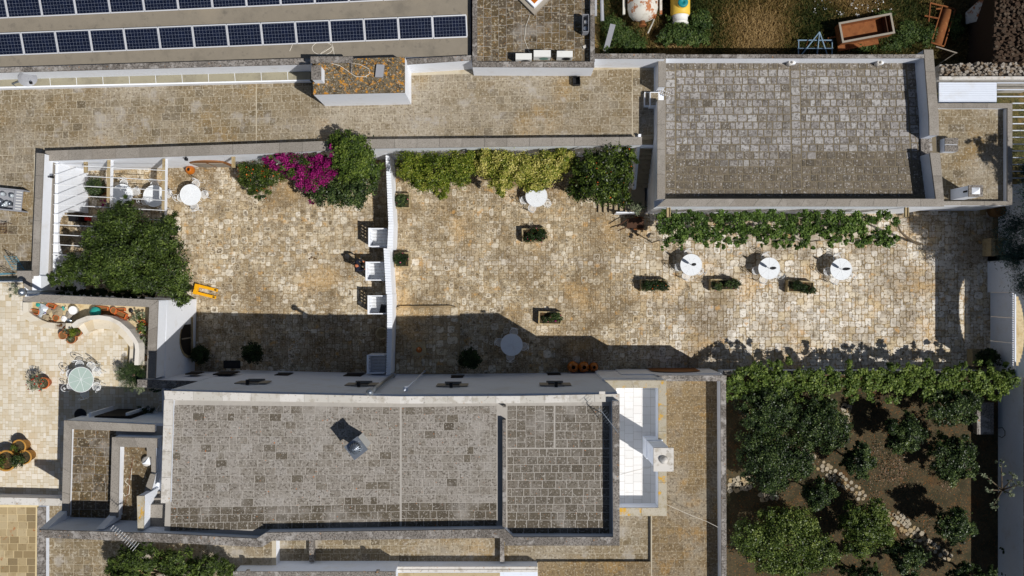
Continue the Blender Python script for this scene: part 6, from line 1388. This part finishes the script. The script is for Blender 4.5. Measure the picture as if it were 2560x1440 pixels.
pot('round orange pot standing beside the crosswise trough', 283, 776, LZ+.06, .15, .22, M['orange']); pot('orange flowerpot tipped among scrap in the bed', 139, 795, LZ+.06, .15, .16, M['orange']); pot('small clay pot at the lower end of the bed', 352, 895, LZ+.06, .14, .2, M['terracotta']); pot('clay pot beside the coping shadow at the bed end', 366, 897, LZ+.06, .13, .2, M['terracotta'])
pot('orange pot with yellowish succulent near the coping', 356, 808, LZ+.06, .16, .2, M['orange'], M['L_hedge'], 90, .9, .08, .1, 151); pot('orange pot lying under weeds in the bed', 346, 827, LZ+.06, .13, .18, M['orange'], M['L_olive'], 60, .9, .08, .08, 152)
pot('tiny red pot in the middle of the weeds', 348, 800, LZ+.06, .08, .12, M['red']); pot('red pot between two orange ones', 316, 795, LZ+.06, .09, .14, M['red']); pot('pale ring-shaped pot by the bench end', 353, 841, LZ+.06, .11, .12, M['coping_pale']); pot('orange pot half hidden by the coping weeds', 361, 812, LZ+.06, .14, .2, M['orange'])
x, y = P(181, 776, 4.1); t = empty('white_bucket', 'white lidded bucket standing in the planting bed', 'bucket', (x, y, LZ+.06)); local('body', MB().lathe([(0, 0), (.17, 0), (.2, .3)], (0, 0, 0), 20, cap=False), M['white_plastic'], t, True); local('lid', MB().lathe([(.21, .28), (.21, .32), (0, .33)], (0, 0, 0), 20), M['white_plastic'], t)
x, y = P(238, 780, 4.0); t = empty('covered_bin', 'dark green covered bin in the bench shadow', 'bin', (x, y, LZ+.06)); local('body', MB().lathe([(0, 0), (.24, 0), (.26, .3), (.1, .42), (0, .43)], (0, 0, 0), 14), M['tealp'], t, True)
for i, (px, py, mt, s, lb) in enumerate([(108, 772, 'glassy', .3, 'crumpled clear plastic film in the bed'), (106, 782, 'purple', .14, 'purple plastic tub among the film'), (128, 773, 'purple', .1, 'small purple lid among the scrap'), (154, 772, 'tealp', .13, 'teal plastic piece among dry stalks'), (143, 779, 'straw', .3, 'tangle of dry grey stalks in the bed'), (92, 763, 'tealp', .13, 'teal rag at the bed corner'), (157, 797, 'white_plastic', .17, 'white plastic canister near the kerb'), (171, 801, 'steel', .14, 'round metal pan near the kerb'), (171, 788, 'wood_grey', .2, 'grey wicker basket beside the bucket'), (118, 775, 'straw', .2, 'pale sack among the scrap'), (102, 786, 'glassy', .22, 'white translucent sheet among the scrap'), (112, 795, 'straw', .24, 'dry straw bundle at the kerb'), (325, 777, 'black', .14, 'dark plant tray near the coping')]):
    x, y = P(px, py, 3.9); g = random.Random(300+i); n_ = 9
    mb = MB().lathe([(0, 0)]+[(s*(.75+.1*math.sin(k)), s*.25*k) for k in range(3)]+[(s*.3, s*.75), (0, s*.8)], (0, 0, 0), n_); mb.v = [(a*g.uniform(.75, 1.25), b*g.uniform(.75, 1.25), c*g.uniform(.8, 1.1)) for a, b, c in mb.v]
    o = mb.build('scrap_piece' if mt not in ('steel',) else 'metal_pan', M[mt]); o.location = (x, y, LZ+.06); tag(o, lb, 'scrap')
for i, (a, b, lb, mt) in enumerate([((90, 791), (115, 784), 'white stick lying across the scrap', 'white_plastic'), ((155, 773), (166, 769), 'short white stick beside the bucket', 'white_plastic'), ((115, 790), (131, 803), 'brown pole leaning on the kerb', 'cable_brown')]):
    p, q = P(*a, 3.95), P(*b, 4.0); tag(MB().tube([(*p, 3.78), (*q, 4.05)], .02, 6).build('stick', M[mt]), lb, 'stick')
x, y = P(150, 815, 3.9); t = empty('straw_tray', 'wooden tray of dry leaves set in the kerb gap', 'tray', (x, y, LZ)); local('tray', MB().box((0, 0, .12), (.52, .27, .24)), M['wood_grey'], t); leafmesh('leaves', [(x, y, LZ+.26, .22, .11, .03, None)], 160, .07, M['L_dry'], t, seed=160)

# yellow pallet jack
x, y = P(512, 728, .2); t = empty('pallet_jack', 'yellow pallet jack parked beside the spreading tree', 'pallet jack', (x, y, 0), math.radians(-14))
for s in (-1, 1): local('fork', MB().box((.12, s*.2, .12), (1.05, .15, .06)), M['jackyellow'], t); local('roller', MB().lathe([(0, -.05), (.05, -.05), (.05, .05), (0, .05)], (.5, s*.2, .05), 10, axis='y'), M['black'], t); local('slot', MB().box((.52, s*.2, .152), (.12, .08, .006)), M['black'], t)
local('bridge', MB().box((-.48, 0, .18), (.2, .56, .2)), M['jackyellow'], t); local('pump', MB().lathe([(0, 0), (.07, 0), (.07, .45), (0, .45)], (-.62, 0, .05), 12), M['black'], t); local('wheel', MB().lathe([(0, -.06), (.1, -.06), (.1, .06), (0, .06)], (-.62, 0, .1), 14, axis='y'), M['black'], t)
local('handle', MB().tube([(-.64, 0, .5), (-.78, 0, 1.05)], .02, 6), M['black'], t)
# storage in alcove: black suitcase, small red thing
x, y = P(180, 532, 1.0); tag(MB().box((x+.0, y-.28, .45), (.5, .3, .9)).build('black_case', M['black']), 'black speckled case standing inside the arched alcove', 'case')
tag(MB().box((x+.42, y-.25, .2), (.16, .2, .4)).build('red_can', M['red']), 'small red can beside the black case', 'can')
# garden path
gpth = sheet('garden_path', [(2040, 1165), (2062, 1150), (2385, 1380), (2372, 1400)], -.012, M['soil']); g = random.Random(8)
def flags(a, b, n, wd_, rows, s):
    for i in range(n):
        for j in range(rows):
            u = (i+g.uniform(.2, .8))/n; px = a[0]+(b[0]-a[0])*u; py = a[1]+(b[1]-a[1])*u; d = math.hypot(b[0]-a[0], b[1]-a[1]); off = (j-(rows-1)/2)*wd_+g.uniform(-2, 2)
            px += -(b[1]-a[1])/d*off; py += (b[0]-a[0])/d*off; c_ = P(px, py); k = g.randint(5, 7); a0 = g.random()*6; ss = s*g.uniform(.8, 1.15)
            q = [(ss*g.uniform(.8, 1.1)*math.cos(a0+6.283*m_/k), ss*g.uniform(.8, 1.1)*math.sin(a0+6.283*m_/k)) for m_ in range(k)]
            o = MB().prism(q, 0, .03, inset=.012, r=g.random(), bottom=False).build('flagstone', M['flag']); o.location = (c_[0], c_[1], -.012); o.parent = gpth
flags((2050, 1160), (2155, 1240), 11, 11, 3, .135); flags((2155, 1240), (2250, 1305), 9, 10, 2, .12); flags((2230, 1285), (2300, 1345), 8, 12, 3, .15); flags((2300, 1345), (2378, 1398), 8, 12, 2, .14); flags((2118, 1010), (2106, 1072), 6, 13, 2, .2); flags((2005, 1115), (2030, 1150), 4, 12, 2, .18); flags((1820, 1215), (1880, 1205), 5, 12, 3, .2); flags((1900, 1245), (1945, 1235), 4, 12, 2, .2)
tag(MB().box((*P(2458, 1045, .2), .2), (.9, 1.7, .4)).build('stone_bench', M['coping_old']), 'plain stone bench in the wall shadow of the garden', 'bench')

# ---------------------------------------------------------------- the man
def person():
    x, y = P(895, 664, .9); root = empty('person', 'bald man in dark navy clothes bending to a slatted crate', 'person', (x, y, 0), 0)
    J = {'pel': (-.02, 0, .95), 'chest': (.04, -.0, 1.3), 'neck': (.02, -.0, 1.5), 'shL': (.02, .23, 1.42), 'shR': (.02, -.23, 1.42), 'elL': (.16, .3, 1.18), 'elR': (.2, -.28, 1.2), 'wrL': (.3, .22, 1.12), 'wrR': (.42, -.2, 1.22),
         'hipL': (-.02, .1, .9), 'hipR': (-.02, -.1, .9), 'knL': (.02, .12, .5), 'knR': (-.02, -.12, .5), 'anL': (-.04, .12, .09), 'anR': (-.08, -.12, .09), 'toL': (.12, .14, .04), 'toR': (.08, -.14, .04)}
    R = {'pel': .17, 'chest': .2, 'neck': .07, 'shL': .085, 'shR': .085, 'elL': .055, 'elR': .055, 'wrL': .036, 'wrR': .036, 'hipL': .1, 'hipR': .1, 'knL': .068, 'knR': .068, 'anL': .05, 'anR': .05, 'toL': .04, 'toR': .04}
    E = [('pel', 'chest'), ('chest', 'neck'), ('chest', 'shL'), ('chest', 'shR'), ('shL', 'elL'), ('elL', 'wrL'), ('shR', 'elR'), ('elR', 'wrR'), ('pel', 'hipL'), ('pel', 'hipR'), ('hipL', 'knL'), ('knL', 'anL'), ('anL', 'toL'), ('hipR', 'knR'), ('knR', 'anR'), ('anR', 'toR')]
    def skin(name, J, R, E, rootk, mat):
        ks = list(J); me = bpy.data.meshes.new(name); me.from_pydata([J[k] for k in ks], [(ks.index(a), ks.index(b)) for a, b in E], []); me.materials.append(mat)
        o = bpy.data.objects.new(name, me); COL.objects.link(o); o.parent = root; md = o.modifiers.new('skin', 'SKIN')
        if not me.skin_vertices: me.skin_vertices.new() if hasattr(me.skin_vertices, 'new') else None
        if me.skin_vertices:
            for i, k in enumerate(ks): me.skin_vertices[0].data[i].radius = (R[k], R[k]); me.skin_vertices[0].data[i].use_root = (k == rootk)
        sd = o.modifiers.new('sub', 'SUBSURF'); sd.levels = 1; sd.render_levels = 2; md.use_smooth_shade = True
        return o
    try:
        skin('body', J, R, E, 'pel', M['navy'])
        for s, wr in (('L', J['wrL']), ('R', J['wrR'])):
            d = Vector((.09, -.02 if s == 'L' else .02, -.02)); p = Vector(wr); JJ = {'w': tuple(p-d*.3), 'p': tuple(p+d*.6)}; RR = {'w': .033, 'p': .038}; EE = [('w', 'p')]
            for k in range(4):
                b = p+d+Vector((0, (k-1.5)*.022, 0)); JJ[f'a{k}'] = tuple(b); JJ[f'b{k}'] = tuple(b+Vector((.04, 0, -.012))); JJ[f'c{k}'] = tuple(b+Vector((.06-.004*abs(k-1.5), 0, -.04))); RR.update({f'a{k}': .011, f'b{k}': .0095, f'c{k}': .0085}); EE += [('p', f'a{k}'), (f'a{k}', f'b{k}'), (f'b{k}', f'c{k}')]
            tsgn = -1 if s == 'L' else 1; JJ['t0'] = tuple(p+d*.5+Vector((0, tsgn*.04, 0))); JJ['t1'] = tuple(p+d*.9+Vector((.02, tsgn*.06, -.02))); RR.update({'t0': .013, 't1': .01}); EE += [('p', 't0'), ('t0', 't1')]
            skin('hand', JJ, RR, EE, 'w', M['skin'])
    except Exception as ex: print('skin failed', ex)
    hd = MB().lathe([(0, -.13), (.055, -.125), (.075, -.08), (.085, -.02), (.09, .04), (.08, .09), (.05, .125), (0, .135)], (0, 0, 0), 18)
    hd.v = [(a*1.18+(.012 if a > .06 and abs(c) < .03 else 0), b*.92, c) for a, b, c in hd.v]
    o = local('head', hd, M['skin'], root, True); o.location = (.06, -.02, 1.62); o.rotation_euler = (0, .35, -.3)
    for s in (-1, 1):
        e = local('ear', MB().lathe([(0, -.012), (.026, -.008), (.026, .008), (0, .012)], (0, 0, 0), 10, axis='y'), M['skin'], root); e.location = (.05, -.02+s*.085, 1.61)
    nm = local('nose', MB().prism([(-.012, -.014), (.022, 0), (-.012, .014)], -.03, .03), M['skin'], root); nm.location = (.17, -.055, 1.58)
    for s in (-1, 1): sh_ = local('shoe', MB().prism([(-.1, -.045), (.14, -.045), (.17, 0), (.14, .045), (-.1, .045)], 0, .09, inset=.012), M['shoe'], root); sh_.location = (0 if s > 0 else -.04, s*.13, 0)
person()
tag(leafmesh('leaf_pile', [blob(781, 648, .02, 10, 8, .03)], 60, .09, M['L_dry'], None, seed=170, per=20), 'small heap of dry leaves on the sunny paving', 'leaves', kind='stuff')
print('objects', len(bpy.data.objects))
